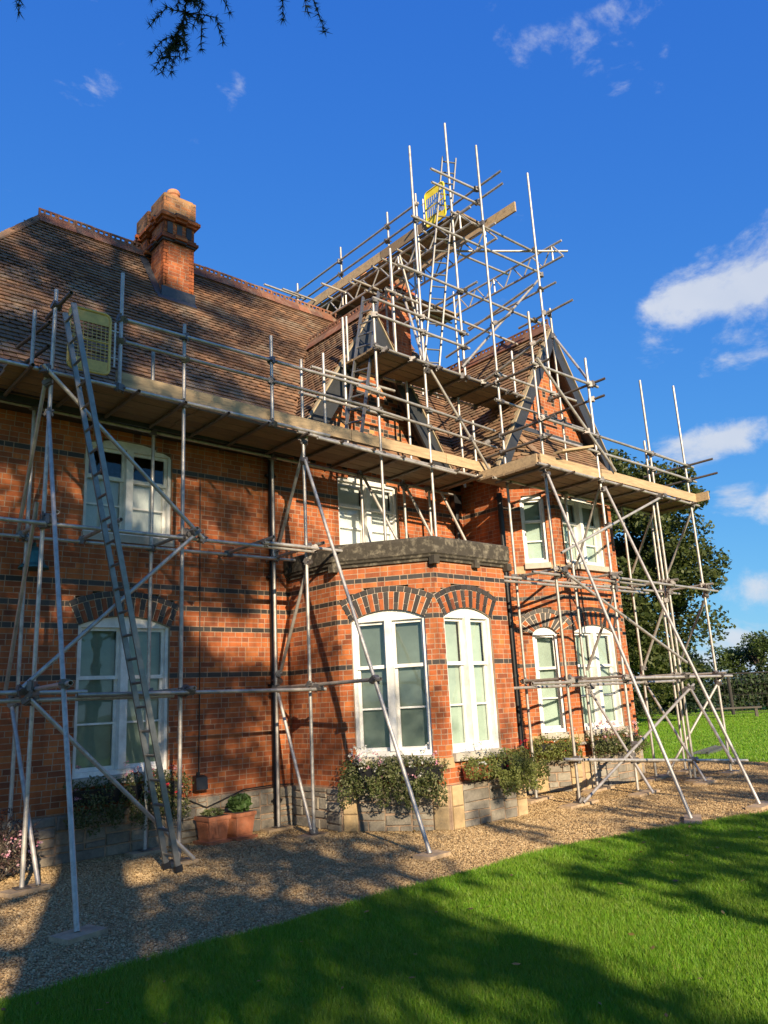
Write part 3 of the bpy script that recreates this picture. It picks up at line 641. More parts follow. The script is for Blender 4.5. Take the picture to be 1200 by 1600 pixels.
# hipped roof of the right bay
T0, T1 = (10.95, -.93, 6.50), (13.35, -.93, 6.50)
L0, L1, L2, L3 = (10.42, -.95, 5.36), (11.16, -1.80, 5.36), (13.22, -1.80, 5.36), (13.95, -.95, 5.36)
def pn(a, b, c): return (Vector(b)-Vector(a)).cross(Vector(c)-Vector(a)).normalized()
for poly in ((L0, L1, T0), (L1, L2, T1, T0), (L2, L3, T1)):
    nn = pn(*poly[:3]); roof_poly(rf, [Vector(p) for p in poly], nn)
roof_o = rf.obj('roof', [M['tile']], house)
tiles = []
def tile_area(poly, ok=None, warm=False, gauge=.1, wid=.165, scale_rows=True):
    poly = [Vector(p) for p in poly]; nn = pn(*poly[:3])
    if nn.z < 0: nn = -nn
    uh = Vector((0, 0, 1)).cross(nn).normalized(); vv = nn.cross(uh).normalized(); o = poly[0]
    P2 = [((p-o).dot(uh), (p-o).dot(vv)) for p in poly]
    def inside(a, b):
        c = False; j = len(P2)-1
        for i in range(len(P2)):
            (xi, yi), (xj, yj) = P2[i], P2[j]
            if (yi > b) != (yj > b) and a < (xj-xi)*(b-yi)/(yj-yi)+xi: c = not c
            j = i
        return c
    us = [p[0] for p in P2]; vs_ = [p[1] for p in P2]
    r = 0; v = min(vs_)
    while v < max(vs_):
        u = min(us)+(wid/2 if r % 2 else 0)
        while u < max(us)+wid:
            if inside(u, v+gauge*.5):
                p = o+uh*u+vv*v
                if ok is None or ok(p+vv*gauge*.5):
                    fish = scale_rows and (r//7) % 2 == 0
                    tiles.append((p, uh, vv, nn, wid, gauge, fish, warm))
            u += wid
        v += gauge; r += 1
main_ok = lambda p: p.z > g1_z(p.x)-.02 and (p.z > g2_z(p.x)-.02) and not (5.25 < p.x < 5.83 and 1.70 < p.y < 3.3) and not (10.48 < p.x < 11.12 and p.y > 1.7)
tile_area([(E0, EY-.02, EAVE-.03), (E1, EY-.02, EAVE-.03), (HRr, RY, RZ), (HL, RY, RZ)], main_ok)
tile_area([(E0, 2*RY-EY, EAVE), (E0, EY, EAVE), (HL, RY, RZ)])
h1 = (G1Z-EAVE)/GS; h2 = (G2Z-5.40)/GS
tile_area([(G1X-h1, 1.7, EAVE), (G1X-h1, G1Y, EAVE), (G1X, G1Y, G1Z), (G1X, 1.7, G1Z)], lambda p: p.z > main_z(p.y)-.02)
tile_area([(G1X+h1, G1Y, EAVE), (G1X+h1, 1.7, EAVE), (G1X, 1.7, G1Z), (G1X, G1Y, G1Z)], lambda p: p.z > main_z(p.y)-.02 and p.z > g2_z(p.x))
tile_area([(G2X-h2, 1.9, 5.4), (G2X-h2, G2Y, 5.4), (G2X, G2Y, G2Z), (G2X, 1.9, G2Z)], lambda p: p.z > main_z(p.y)-.02 and p.z > g1_z(p.x), warm=True)
for poly in ((L0, L1, T0), (L1, L2, T1, T0), (L2, L3, T1)): tile_area(poly, None, warm=True, gauge=.095)
def tile_geom(p, uh, vv, nn, w, g, fish, jit):
    h = w/2-.003; lo = .022+jit; th = .014
    if fish: prof = [(-h, g*1.12), (-h, .042), (-h*.62, .012), (0, .0), (h*.62, .012), (h, .042), (h, g*1.12)]
    else: prof = [(-h, g*1.12), (-h, 0), (h, 0), (h, g*1.12)]
    def at(a, b, e): return p+uh*a+vv*b+nn*(lo*(1-b/(g*1.12))+.004-e)
    T = [at(a, b, 0) for a, b in prof]; D = [at(a, b, th) for a, b in prof]; k = len(prof)
    V = [tuple(q) for q in T+D]; F = [tuple(range(k))]+[(i+1, i, k+i, k+i+1) for i in range(k-1)]
    return V, F
def tscore(t):
    w = t[0]-CAM; f = w.dot(fw)
    if f < .5: return 0
    px = 600+1209.7*w.dot(rt)/f; py = 800-1209.7*w.dot(up)/f
    return (max(0, -t[3].dot(w))/w.length/f**2) if (2 < px < 1198 and 0 < py < 1600 and w.z+1.6 > 5.95) else 0
to = sorted(range(len(tiles)), key=lambda i: -tscore(tiles[i])); tsing = set(to[:300])
tm = {}
SV = {False: [[], []], True: [[], []]}
for i, (p, uh, vv, nn, w, g, fish, warm) in enumerate(tiles):
    jit = random.uniform(-.003, .005)
    if i in tsing:
        key = (fish, warm, round(g, 3))
        if key not in tm:
            V, F = tile_geom(Vector(), Vector((1, 0, 0)), Vector((0, 1, 0)), Vector((0, 0, 1)), w, g, fish, 0)
            me = bpy.data.meshes.new('roof_tile'); me.from_pydata(V, [], F); me.materials.append(M['tile_warm' if warm else 'tile']); me.update(); tm[key] = me
        o = link('roof_tile', tm[key], house); mt = Matrix((uh, vv, nn)).transposed().to_4x4(); mt.translation = p+nn*jit; o.matrix_basis = mt
    else:
        V, F = tile_geom(p, uh, vv, nn, w, g, fish, jit); b = len(SV[warm][0]); SV[warm][0] += V; SV[warm][1] += [tuple(b+k for k in f) for f in F]
for warm in (False, True):
    me = bpy.data.meshes.new('roof_tiling'); me.from_pydata(SV[warm][0], [], SV[warm][1]); me.materials.append(M['tile_warm' if warm else 'tile']); me.update()
    link('roof_tiling', me, house, 'stuff')
# crested ridge tiles
q = MB()
q.prism([(0, -.13, -.16), (0, -.115, -.165), (0, 0, -.0), (0, .115, -.165), (0, .13, -.16), (0, .02, .03), (0, -.02, .03)], (.295, 0, 0))
q.box(0, .295, -.014, .014, .03, .065); q.box(0, .295, -.014, .014, .115, .145)
for a in (0, .0825, .18, .2625): q.box(a, a+.0325 if a in (0, .2625) else a+.03, -.0135, .0135, .065, .115)
ridge_me = q.mesh('ridge_tile', M['ridge'])
def ridge(p, q_):
    p, q_ = Vector(p), Vector(q_); L = (q_-p).length; d = (q_-p)/L; k = int(L/.3); s = L/(k*.3)
    ang = math.atan2(d.y, d.x)
    for i in range(k):
        o = link('ridge_tile', ridge_me, house); c = p+d*(i*.3*s)
        o.matrix_basis = Matrix.Translation(c+Vector((0, 0, random.uniform(-.004, .006)))) @ Matrix.Rotation(ang, 4, 'Z') @ Matrix.Diagonal((s, 1, 1, 1))
ridge((HL, RY, RZ+.05), (5.22, RY, RZ+.05)); ridge((5.86, RY, RZ+.05), (10.45, RY, RZ+.05)); ridge((11.14, RY, RZ+.05), (HRr, RY, RZ+.05))
ridge((G1X, G1Y, G1Z+.05), (G1X, 1.52, G1Z+.05)); ridge((G2X, G2Y, G2Z+.05), (G2X, 1.8, G2Z+.05))
# hip tiles: rounded caps along the hips
q = MB(); q.prism([(0, -.075, -.045), (0, 0, .0), (0, .075, -.045), (0, .07, -.02), (0, 0, .03), (0, -.07, -.02)], (.21, 0, 0)); hip_me = q.mesh('hip_tile', M['tile'])
def hips(p, q_, step=.2):
    p, q_ = Vector(p), Vector(q_); d = (q_-p).normalized(); L = (q_-p).length
    rot = d.to_track_quat('X', 'Z').to_matrix().to_4x4(); k = int(L/step)
    for i in range(k):
        o = link('hip_tile', hip_me, house); o.matrix_basis = Matrix.Translation(p+d*(i*step)+Vector((0, 0, .025+.006*(i % 2)))) @ rot
hips((HL, RY, RZ), (E0, EY, EAVE)); hips(T0, L1); hips(L2, T1)
# lead: valley gutters and flashings
q = MB(); q.box(10.9, 13.4, -.965, -.93, 6.49, 6.57); q.obj('flashing', M['lead'], house)
q = MB(); q.quadbox((5.5, 1.66, main_z(1.66)+.03), (.36, 0, 0), Vector((0, 1, MS)).normalized()*.07, Vector((0, -MS, 1)).normalized()*.012); q.box(5.22, 5.85, 1.675, 1.70, 8.5, 8.72); q.obj('flashing', M['lead'], house)
q = MB(); q.quadbox((5.19, 2.06, main_z(2.06)+.03), (.07, 0, 0), Vector((0, 1, MS)).normalized()*.66, Vector((0, -MS, 1)).normalized()*.012); q.obj('flashing', M['lead'], house)
# bargeboards, verges and collar boards of the gables
def bargeboards(gx, gz, yf, zl, wb):
    for s in (-1, 1):
        h = (gz-zl)/GS; top = Vector((gx, yf, gz-.06)); bot = Vector((gx+s*h, yf, zl-.06)); d = (bot-top).normalized(); nrm = Vector((s*GS, 0, 1)).normalized()
        dn = -nrm*wb
        q = MB(); pts = [top, bot, bot+dn+d*.0, Vector((gx, yf, (top.z+dn.z*(1+GS*GS)))) ]
        k = wb*math.sqrt(1+GS*GS); pts[3] = Vector((gx, yf, top.z-k))
        q.prism([p+Vector((0, -.045, 0)) for p in pts], (0, .045, 0)); bb = q.obj('bargeboard', M['grey_paint'], house)
        q = MB(); c = (top+bot)/2+nrm*.016+Vector((0, .02, 0)); q.quadbox(c+Vector((0, -.03, 0)), d*((bot-top).length/2+.02), Vector((0, .055, 0)), nrm*.012); q.obj('verge', M['barge_edge'], bb)
        q = MB(); c = (top+bot)/2-nrm*.05+Vector((0, .15, 0)); q.quadbox(c, d*((bot-top).length/2), Vector((0, .145, 0)), nrm*.012); q.obj('soffit', M['grey_paint'], bb)
bargeboards(G1X, G1Z, G1Y, EAVE, .31); bargeboards(G2X, G2Z, G2Y, 5.45, .22)
q = MB(); q.prism([(G1X-.42, G1Y-.03, G1Z-.95), (G1X+.42, G1Y-.03, G1Z-.95), (G1X, G1Y-.03, G1Z-.28)], (0, .03, 0)); q.obj('gable_panel', M['grey_paint'], house)
# eaves: soffit, fascia, gutter, downpipes
q = MB(); q.box(E0+.05, 6.45, -.33, -.003, 5.29, 5.32); q.obj('soffit', M['grey_paint'], house)
q = MB(); q.box(E0, 6.45, -.37, -.335, 5.27, 5.40); q.obj('fascia', M['grey_paint'], house)
def gutter(p, q_):
    b = MB(); p, q_ = Vector(p), Vector(q_); d = (q_-p).normalized(); n = Vector((d.y, -d.x, 0)); pts = []
    for i in range(9):
        t = math.pi+math.pi*i/8; pts.append(p+n*(.055*math.cos(t))+Vector((0, 0, .055*math.sin(t))))
    for i in range(8, -1, -1):
        t = math.pi+math.pi*i/8; pts.append(p+n*(.047*math.cos(t))+Vector((0, 0, .047*math.sin(t))))
    b.prism(pts, q_-p); b.obj('gutter', M['black_iron'], house)
gutter((E0, -.44, 5.40), (6.4, -.44, 5.40)); gutter((11.16, -1.88, 5.34), (13.2, -1.88, 5.34))
def downpipe(x, y, z0, z1, n=(0, -1)):
    b = MB(); b.tube([(x, y, z0), (x, y, z1)], .05, 12)
    o = b.obj('downpipe', M['black_iron'], house, smooth=False)
    z = z0+.3
    while z < z1:
        c = MB(); c.tube([(x, y, z), (x, y, z+.06)], .06, 12); c.box(x-.085, x+.085, y-.012, y+.05, z+.015, z+.045); c.obj('pipe_collar', M['black_iron'], o); z += 1.55
downpipe(6.22, -.075, .03, 5.35); downpipe(10.42, -.99, .03, 5.1)
q = MB(); q.box(10.16, 10.36, -.14, -.02, 4.95, 5.25); q.tube([(10.26, -.08, 4.97), (10.26, -.08, 3.7)], .042, 12); q.obj('rainwater_head', M['black_iron'], house)
downpipe(4.93, -.045, .9, 3.2) if False else None
# chimney mouldings, caps and pots
def stack_trim(x0, x1, y0, y1, bands, cap0, cap1):
    for z0, z1, o_, m_ in bands:
        b = MB(); b.box(x0-o_, x1+o_, y0-o_, y1+o_, z0, z1)
        b.box(x0+.18, x1-.18, y0-o_-.05, y0-o_+.02, z0, z1); b.box(x0-o_-.05, x0-o_+.02, y0+.18, y1-.18, z0, z1)
        b.obj('chimney_moulding', M[m_], house)
    b = MB(); b.box(x0-.02, x1+.02, y0-.02, y1+.02, cap0, cap1); b.box(x0+.02, x1-.02, y0+.02, y1-.02, cap1, cap1+.05); b.obj('chimney_cap', M['weather_brick'], house)
for ya, yb in ((1.70, 2.18), (2.38, 2.80)): stack_trim(5.25, 5.83, ya, yb, [(9.62, 9.66, .03, 'dark_brick'), (9.66, 9.71, .06, 'brick'), (9.71, 9.76, .03, 'brick'), (10.02, 10.07, .04, 'brick'), (10.07, 10.13, .085, 'brick'), (10.13, 10.17, .05, 'dark_brick')], 10.50, 10.54)
stack_trim(10.48, 11.12, 1.7, 3.4, [(10.4, 10.46, .06, 'dark_brick'), (10.46, 10.52, .11, 'brick'), (10.52, 10.58, .06, 'brick')], 10.58, 10.9)
# dark recessed panels on the neck of the front chimney
for x in (5.36, 5.54, 5.72):
    b = MB(); b.box(x-.05, x+.05, 1.68, 1.695, 9.78, 10.0); b.obj('neck_rib', M['dark_brick'], house)
def pot(x, y, z, h=.3, r=.12):
    b = MB(); b.lathe((x, y, z), [(r*1.05, 0), (r*1.05, .03), (r*.92, .05), (r*.82, h-.10), (r*.98, h-.08), (r*1.02, h-.03), (r*.9, h), (r*.7, h), (r*.66, h-.15)], 18); b.obj('chimney_pot', M['pale_clay'], house, smooth=False)
pot(5.54, 1.95, 10.56, .27); pot(5.54, 2.6, 10.56, .24)
pot(10.8, 2.1, 10.94, .5, .13); pot(10.8, 2.75, 10.94, .45, .14); pot(10.8, 3.2, 10.94, .4, .12)
# expansion joint / cable down the wall and along the plinth
b = MB(); b.tube([(5.07, -.012, .62), (5.08, -.012, 2), (5.07, -.012, 4.8)], .007, 6); b.obj('wall_cable', M['wire'], house)
b = MB(); pts = [(4.5, -.07, .60), (4.85, -.075, .54), (5.15, -.08, .40), (5.4, -.08, .47), (5.7, -.078, .56), (6.2, -.075, .57), (6.5, -.08, .55)]; b.tube(pts, .009, 6); b.obj('wall_cable', M['wire'], house)

# ------------------------------------------------------------------ the scaffold
scaf = thing('scaffold', 'galvanised steel tube scaffold with timber platforms around the brick house', 'scaffold', (6.07, -1.2, 0))
TR = .0232
q = MB(); nseg = 12
for k in range(nseg):
    t = 2*math.pi*k/nseg; q.v += [(math.cos(t), math.sin(t), 0), (math.cos(t), math.sin(t), 1), (.84*math.cos(t), .84*math.sin(t), 0), (.84*math.cos(t), .84*math.sin(t), 1)]
for k in range(nseg):
    a, b = 4*k, 4*((k+1) % nseg); q.f += [(a, b, b+1, a+1), (a+3, b+3, b+2, a+2), (a+1, b+1, b+3, a+3), (a+2, b+2, b, a)]
q.mi = [0]*len(q.f); tube_me = q.mesh('tube', M['galv'])
tube_me.polygons.foreach_set('use_smooth', [i % 4 < 2 for i in range(len(tube_me.polygons))])
q = MB(); q.quadbox((0, 0, 0), (.036, 0, 0), (0, .034, 0), (0, 0, .032)); q.tube([(-.03, .0, -.05), (-.03, 0, .05)], .011, 6); q.tube([(.034, -.045, .0), (.034, .05, 0)], .011, 6); q.quadbox((.03, .0, .0), (.018, 0, 0), (0, .04, 0), (0, 0, .02)); q.tube([(0, -.02, .01), (-.06, -.035, .01)], .008, 6)
coup_me = q.mesh('coupler', M['coupler'])
M['shaded_tube'] = mat('scaffold tube darkened as deck shade', (.15, .125, .105), .6, metal=.4, nscale=14, mottle=((.13, .07, .04), .6), mscale=9)  # shade below the decks is put into this darker transom colour
shaded_me = tube_me.copy(); shaded_me.materials[0] = M['shaded_tube']
q = MB(); q.box(-.07, .07, -.07, .07, 0, .006); q.tube([(0, 0, .006), (0, 0, .05)], .019, 8); base_me = q.mesh('base_plate', M['coupler'])
TUBES = []
def tube(name, p, q_):
    p, q_ = Vector(p), Vector(q_); d = q_-p
    o = link(name, shaded_me if name == 'transom' and 5 < p.z < 7 and p.z == q_.z else tube_me, scaf)
    o.matrix_basis = Matrix.Translation(p) @ d.to_track_quat('Z', 'Y').to_matrix().to_4x4() @ Matrix.Diagonal((TR, TR, d.length, 1))
    TUBES.append((name, p, q_, o)); return o
def coupler(parent, c, ang=None):
    o = bpy.data.objects.new('coupler', coup_me); COL.objects.link(o); o.parent = parent
    bpy_inv = (Matrix.Translation(-Vector(scaf['_base'])) if False else None)
    o.matrix_parent_inverse = parent_world(parent).inverted()
    o.matrix_basis = Matrix.Translation(c) @ Matrix.Rotation(random.uniform(0, 6.28) if ang is None else ang, 4, 'Z') @ Matrix.Rotation(random.choice([0, math.pi/2, .5]), 4, 'X') @ Matrix.Scale(1.2, 4)
def parent_world(o): return o.matrix_basis     # tubes hang below the scaffold's frame, their own matrix is the world matrix
def stand(x, y, z0, z1, base=True, dx=0, dy=0):
    o = tube('standard', (x, y, z0+(.012 if base else 0)), (x+dx, y+dy, z1))
    if base:
        b = bpy.data.objects.new('base_plate', base_me); COL.objects.link(b); b.parent = o; b.matrix_parent_inverse = o.matrix_basis.inverted(); b.matrix_basis = Matrix.Translation((x, y, z0+.004))
    return o
def sole(x, y, lx, ly, rot, z=.02):
    q = MB(); a = Vector((math.cos(rot), math.sin(rot), 0)); b = Vector((-a.y, a.x, 0)); q.quadbox((x, y, z), a*lx/2, b*ly/2, (0, 0, .019)); q.obj('sole_board', M['sole'], scaf)
YO, YI = -1.2, -.25
ZB = .042
# standards of the long wall
for x, y, z0, z1, dx in ((2.60, -1.16, ZB, 6.42, .02), (4.21, YO, ZB, 6.44, 0), (6.07, -1.14, ZB, 6.47, 0), (2.72, YI, ZB, 5.36, 0), (4.25, YI, ZB, 5.36, 0), (6.13, YI, ZB, 5.36, 0)): stand(x, y, z0, z1, True, dx)
for x, y, z0, z1 in ((7.47, YO, 3.752, 7.82), (8.54, YO, 3.752, 11.25), (7.78, -.33, 3.752, 5.36), (8.72, -.33, 3.752, 5.36), (9.30, -.35, 3.752, 5.2)): stand(x, y, z0, z1, True)
for x, y, z0, z1 in ((3.36, YO-.05, 5.30, 6.85), (3.84, -1.1, 5.36, 6.02), (5.49, -1.25, 5.30, 6.63), (2.46, -.95, 5.36, 6.2), (6.49, -1.12, 5.3, 6.69), (7.30, -.62, 5.42, 7.74), (8.66, -.62, 5.42, 6.95), (9.75, -1.1, 5.2, 6.3), (9.86, -.7, 5.2, 6.9)): stand(x, y, z0, z1, False)
# wing standards
for x, y, z1 in ((9.98, -1.55, 11.75), (9.86, -2.43, 7.85), (11.38, -2.45, 7.40), (13.2, -2.45, 7.42), (14.52, -2.45, 7.62), (11.42, -1.68, 5.1), (13.25, -1.68, 5.1), (13.2, -2.37, 6.2), (14.45, -1.6, 5.1)): stand(x, y, ZB, z1, True)
# tower standards
for x, y, z0, z1 in ((9.54, YO, 6.95, 12.25), (11.52, -1.56, 6.95, 11.85), (11.68, -1.62, 5.2, 8.85), (9.54, .55, 8.2, 11.3), (9.54, 2.1, 9.9, 11.3), (9.54, 3.75, 9.6, 11.2), (9.5, -.33, 9.3, 11.2), (9.62, -.05, 7.1, 10.6), (8.62, -.45, 7.0, 9.6), (10.25, 1.5, 8.6, 10.9), (11.75, .9, 7.9, 10.4), (10.9, -1.2, 6.95, 7.9), (7.52, -.45, 7.0, 7.9)): stand(x, y, z0, z1, False)
# horizontal tubes: ledgers along the wall
H = [((2.0, -1.26, 5.35), (6.45, -1.26, 5.34)), ((5.9, -1.25, 5.30), (10.1, -1.25, 5.20)), ((6.2, -1.31, 5.25), (9.0, -1.30, 5.17)), ((2.0, YI, 5.30), (9.95, YI-.05, 5.17)),
     ((2.0, -1.26, 3.62), (6.1, -1.26, 3.62)), ((5.3, -1.30, 3.66), (7.1, -1.30, 3.66)), ((2.0, YI-.06, 3.66), (6.75, YI-.06, 3.69)),
     ((2.0, -1.25, 1.80), (4.1, -1.25, 1.79)), ((3.0, -1.31, 1.83), (6.2, -1.30, 1.80)), ((2.0, -1.30, 1.88), (3.1, -1.30, 1.86)),
     ((3.36, -1.25, 6.24), (7.4, -1.25, 6.28)), ((7.0, -1.28, 6.24), (10.15, -1.25, 6.14)), ((3.36, -1.25, 5.95), (7.5, -1.25, 5.96)), ((7.2, -1.28, 5.93), (10.15, -1.25, 5.83)),
     ((6.3, -.75, 6.15), (8.4, -.75, 6.15)), ((6.5, -.8, 6.6), (8.2, -.8, 6.6)),
     # wing
     ((9.6, -2.50, 5.12), (14.75, -2.50, 5.08)), ((9.55, -1.62, 5.10), (14.7, -1.62, 5.06)), ((9.8, -2.50, 5.93), (14.1, -2.50, 5.90)), ((9.8, -2.50, 5.62), (14.15, -2.50, 5.60)), ((13.0, -2.50, 5.93), (14.75, -2.50, 5.88)), ((13.0, -2.5, 5.62), (14.78, -2.50, 5.58)),
     ((8.95, -1.72, 3.42), (12.6, -1.74, 3.42)), ((9.2, -2.50, 3.36), (12.3, -2.50, 3.34)), ((11.2, -2.56, 3.40), (14.85, -2.56, 3.36)), ((9.3, -1.80, 3.34), (13.6, -1.80, 3.36)), ((12.2, -1.74, 3.44), (14.9, -1.74, 3.42)),
     ((8.95, -2.50, 1.74), (13.4, -2.50, 1.74)), ((11.2, -2.56, 1.77), (14.9, -2.56, 1.74)), ((9.2, -1.74, 1.70), (14.5, -1.74, 1.70)), ((9.5, -2.50, .67), (12.0, -2.50, .43)), ((9.9, -2.56, .63), (15.0, -2.56, .19)),
     ((11.3, -1.5, .75), (12.6, -1.62, .75)),
     ((9.7, -2.5, 6.86), (11.6, -2.5, 6.88)), ((9.9, -1.6, 7.05), (12.2, -1.62, 7.05)), ((9.8, -1.6, 6.55), (12.4, -1.62, 6.5)),
     # gable platform
     ((7.40, -1.26, 7.02), (11.25, -1.26, 7.00)), ((7.40, -.45, 6.98), (10.6, -.45, 6.97)), ((7.42, -1.25, 7.86), (9.65, -1.25, 7.86)), ((7.46, -1.25, 7.58), (9.65, -1.25, 7.59)),
     # tower
     ((8.0, -1.27, 8.66), (11.95, -1.30, 8.71)), ((8.40, -.5, 8.69), (12.2, -.5, 8.64)), ((8.95, -1.30, 10.92), (10.2, -1.36, 10.97)), ((8.95, -1.30, 10.64), (10.2, -1.36, 10.66)), ((8.4, -1.28, 9.73), (11.82, -1.4, 9.78)), ((9.9, -1.48, 10.08), (11.7, -1.48, 10.12)),
     ((10.3, -.5, 10.15), (11.95, -.5, 10.23)), ((9.4, 1.2, 9.80), (11.95, 1.2, 9.83)), ((8.9, .1, 9.78), (9.7, .1, 9.78)), ((8.9, 1.0, 9.78), (9.7, 1.0, 9.78)), ((8.9, 2.0, 10.16), (9.7, 2.0, 10.16)), ((8.6, 3.0, 10.4), (9.9, 3.0, 10.4)), ((8.6, 3.72, 10.85), (9.75, 3.72, 10.85))]
for p, q_ in H: tube('ledger', p, q_)
# tubes running out from the wall: transoms, ties, end rails
Tn = []
for x in (2.35, 2.95, 3.55, 4.15, 4.75, 5.35, 6.0, 6.6, 7.2, 7.8, 8.4, 9.0, 9.55): Tn.append(((x, -.12, 5.335-(x-2)*.018), (x, -1.38, 5.335-(x-2)*.018)))
for x in (9.75, 10.4, 11.1, 11.8, 12.5, 13.15, 13.8, 14.4): Tn.append(((x, -1.5, 5.07), (x, -2.62, 5.07)))
for x in (2.66, 3.35, 4.28, 5.35, 6.14): Tn.append(((x, -.05, 3.71), (x, -1.45, 3.71)))
for x in (9.93, 11.33, 13.15, 14.47): Tn += [((x, -1.52, 3.47), (x, -2.68, 3.47)), ((x, -1.56, 1.80), (x, -2.66, 1.80))]
Tn += [((6.13, -.2, 1.86), (6.02, -2.62, 1.86)), ((2.66, -.2, 1.90), (2.47, -2.60, 1.90)), ((4.28, -.1, 1.86), (4.28, -1.4, 1.86)),
       ((2.60, -1.05, 6.05), (2.5, -.2, 6.05)), ((2.60, -1.05, 5.75), (2.5, -.2, 5.75)), ((2.66, -1.55, 6.22), (2.64, -.8, 6.22)),
       ((14.57, -1.5, 5.9), (14.57, -3.0, 5.9)), ((14.57, -1.5, 5.6), (14.57, -3.05, 5.6)), ((9.92, -1.2, 5.92), (9.92, -2.6, 5.92)), ((9.92, -1.2, 5.62), (9.92, -2.6, 5.62)),
       ((9.92, -1.3, 6.9), (9.92, -2.7, 6.9)), ((11.45, -1.5, 6.92), (11.45, -2.75, 6.92)), ((11.45, -1.5, 6.62), (11.45, -2.7, 6.62)), ((9.92, -1.2, 7.0), (9.92, -2.6, 7.3)),
       ((11.6, -.9, 8.71), (11.6, -2.2, 8.75)), ((10.9, -.2, 8.75), (10.9, -1.85, 8.99)), ((9.6, .3, 8.72), (9.6, -1.6, 8.72)), ((10.06, -.3, 7.9), (10.06, -1.9, 8.1)), ((11.57, .4, 9.25), (11.57, -1.9, 9.25)),
       ((10.1, 2.6, 10.92), (10.1, -1.97, 10.99)), ((10.1, 2.6, 10.65), (10.1, -1.99, 10.72)), ((9.48, 4.0, 10.93), (9.48, -.4, 10.96)), ((9.48, 4.0, 10.62), (9.48, -.4, 10.64))]
for x in (7.6, 8.2, 8.8, 9.4, 10.0, 10.6): Tn.append(((x, -.35, 6.965), (x, -1.36, 6.965)))
for y in (-1.3, -.55, .2, .95, 1.7, 2.45): Tn.append(((9.4, y, 10.225), (10.4, y, 10.225)))
for p, q_ in Tn: tube('transom', p, q_)
# raking shores and braces
Bc = [((2.39, -3.19, .04), (2.58, -1.24, 4.88)), ((6.0, -3.29, .04), (6.05, -1.20, 4.92)), ((9.28, -4.45, .04), (9.82, -2.5, 4.98)), ((10.76, -4.62, .04), (11.42, -2.52, 4.95)),
      ((2.55, -1.2, 5.33), (2.62, -.22, 3.62)), ((2.52, -1.22, 3.85), (2.6, -.22, 1.9)), ((2.66, -.22, 1.85), (2.74, -1.2, .05)),
      ((2.45, -1.33, 1.92), (4.38, -1.33, 3.72)), ((2.47, -1.33, 5.38), (4.42, -1.33, 3.62)), ((2.5, -1.33, 1.83), (4.32, -1.33, .05)),
      ((6.07, -1.1, .05), (6.16, -.2, 1.92)), ((6.10, -1.2, 5.3), (6.20, -.2, 3.75)), ((6.10, -1.2, 3.6), (6.20, -.22, 2.0)),
      ((7.82, -.36, 5.15), (8.05, -1.0, 3.77)), ((8.76, -.36, 5.12), (8.95, -.95, 3.77)), ((9.45, -.5, 5.1), (9.55, -1.1, 3.77)),
      ((9.81, -2.53, .05), (13.4, -2.56, 1.62)), ((9.8, -2.55, 3.45), (13.15, -2.62, 2.0)), ((9.9, -2.55, 3.70), (13.4, -2.55, 5.12)), ((13.38, -1.66, 1.62), (12.88, -2.80, .04)), ((13.35, -2.48, 1.62), (12.05, -3.72, .42)), ((11.5, -1.68, 1.62), (11.2, -2.82, .04)),
      ((9.8, -2.55, 6.95), (11.75, -2.55, 5.32)), ((11.66, -1.65, 8.25), (11.42, -2.5, 6.88)),
      ((11.40, -2.5, 5.18), (11.6, -1.6, 3.72)), ((13.26, -2.5, 5.12), (13.45, -1.6, 3.77)), ((14.58, -2.5, 5.1), (14.8, -1.6, 3.85)), ((11.43, -2.5, 3.3), (11.62, -1.6, 1.95)), ((13.18, -2.5, 3.35), (13.3, -1.6, 1.82)), ((14.56, -2.5, 3.32), (14.8, -1.6, 2.05)), ((14.55, -2.5, 1.7), (13.6, -1.7, .05)),
      ((11.95, -1.36, 9.80), (9.38, -1.28, 7.15)), ((9.6, -.2, 10.05), (12.1, -1.9, 10.12)), ((8.60, -1.15, 7.05), (8.95, -.4, 8.75)), ((9.9, -1.3, 5.3), (8.6, -1.28, 6.9)), ((9.75, -.3, 7.0), (8.9, -.4, 9.6))]
for p, q_ in Bc: tube('brace', p, q_)
# couplers wherever a standard or brace meets another tube
def seg_close(p1, q1, p2, q2):
    d1, d2, r = q1-p1, q2-p2, p1-p2; a, e, f = d1.dot(d1), d2.dot(d2), d2.dot(r); c, b = d1.dot(r), d1.dot(d2); den_ = a*e-b*b
    s = min(1, max(0, (b*f-c*e)/den_)) if den_ > 1e-6 else 0
    t = min(1, max(0, (b*s+f)/e)); s = min(1, max(0, (b*t-c)/a))
    return (p1+d1*s), (p2+d2*t)
seen = []
for i, (n1, p1, q1, o1) in enumerate(TUBES):
    for n2, p2, q2, o2 in TUBES[i+1:]:
        if n1 == n2 and n1 != 'brace': continue
        if n1 == 'ledger' and n2 == 'transom' and (p1.z > 5 and p1.z < 5.5): continue
        if (q1-p1).normalized().dot((q2-p2).normalized())**2 > .97: continue
        a, b = seg_close(p1, q1, p2, q2)
        if (a-b).length < .11:
            c = (a+b)/2
            if all((c-s).length > .07 for s in seen): seen.append(c); coupler(o1, c)
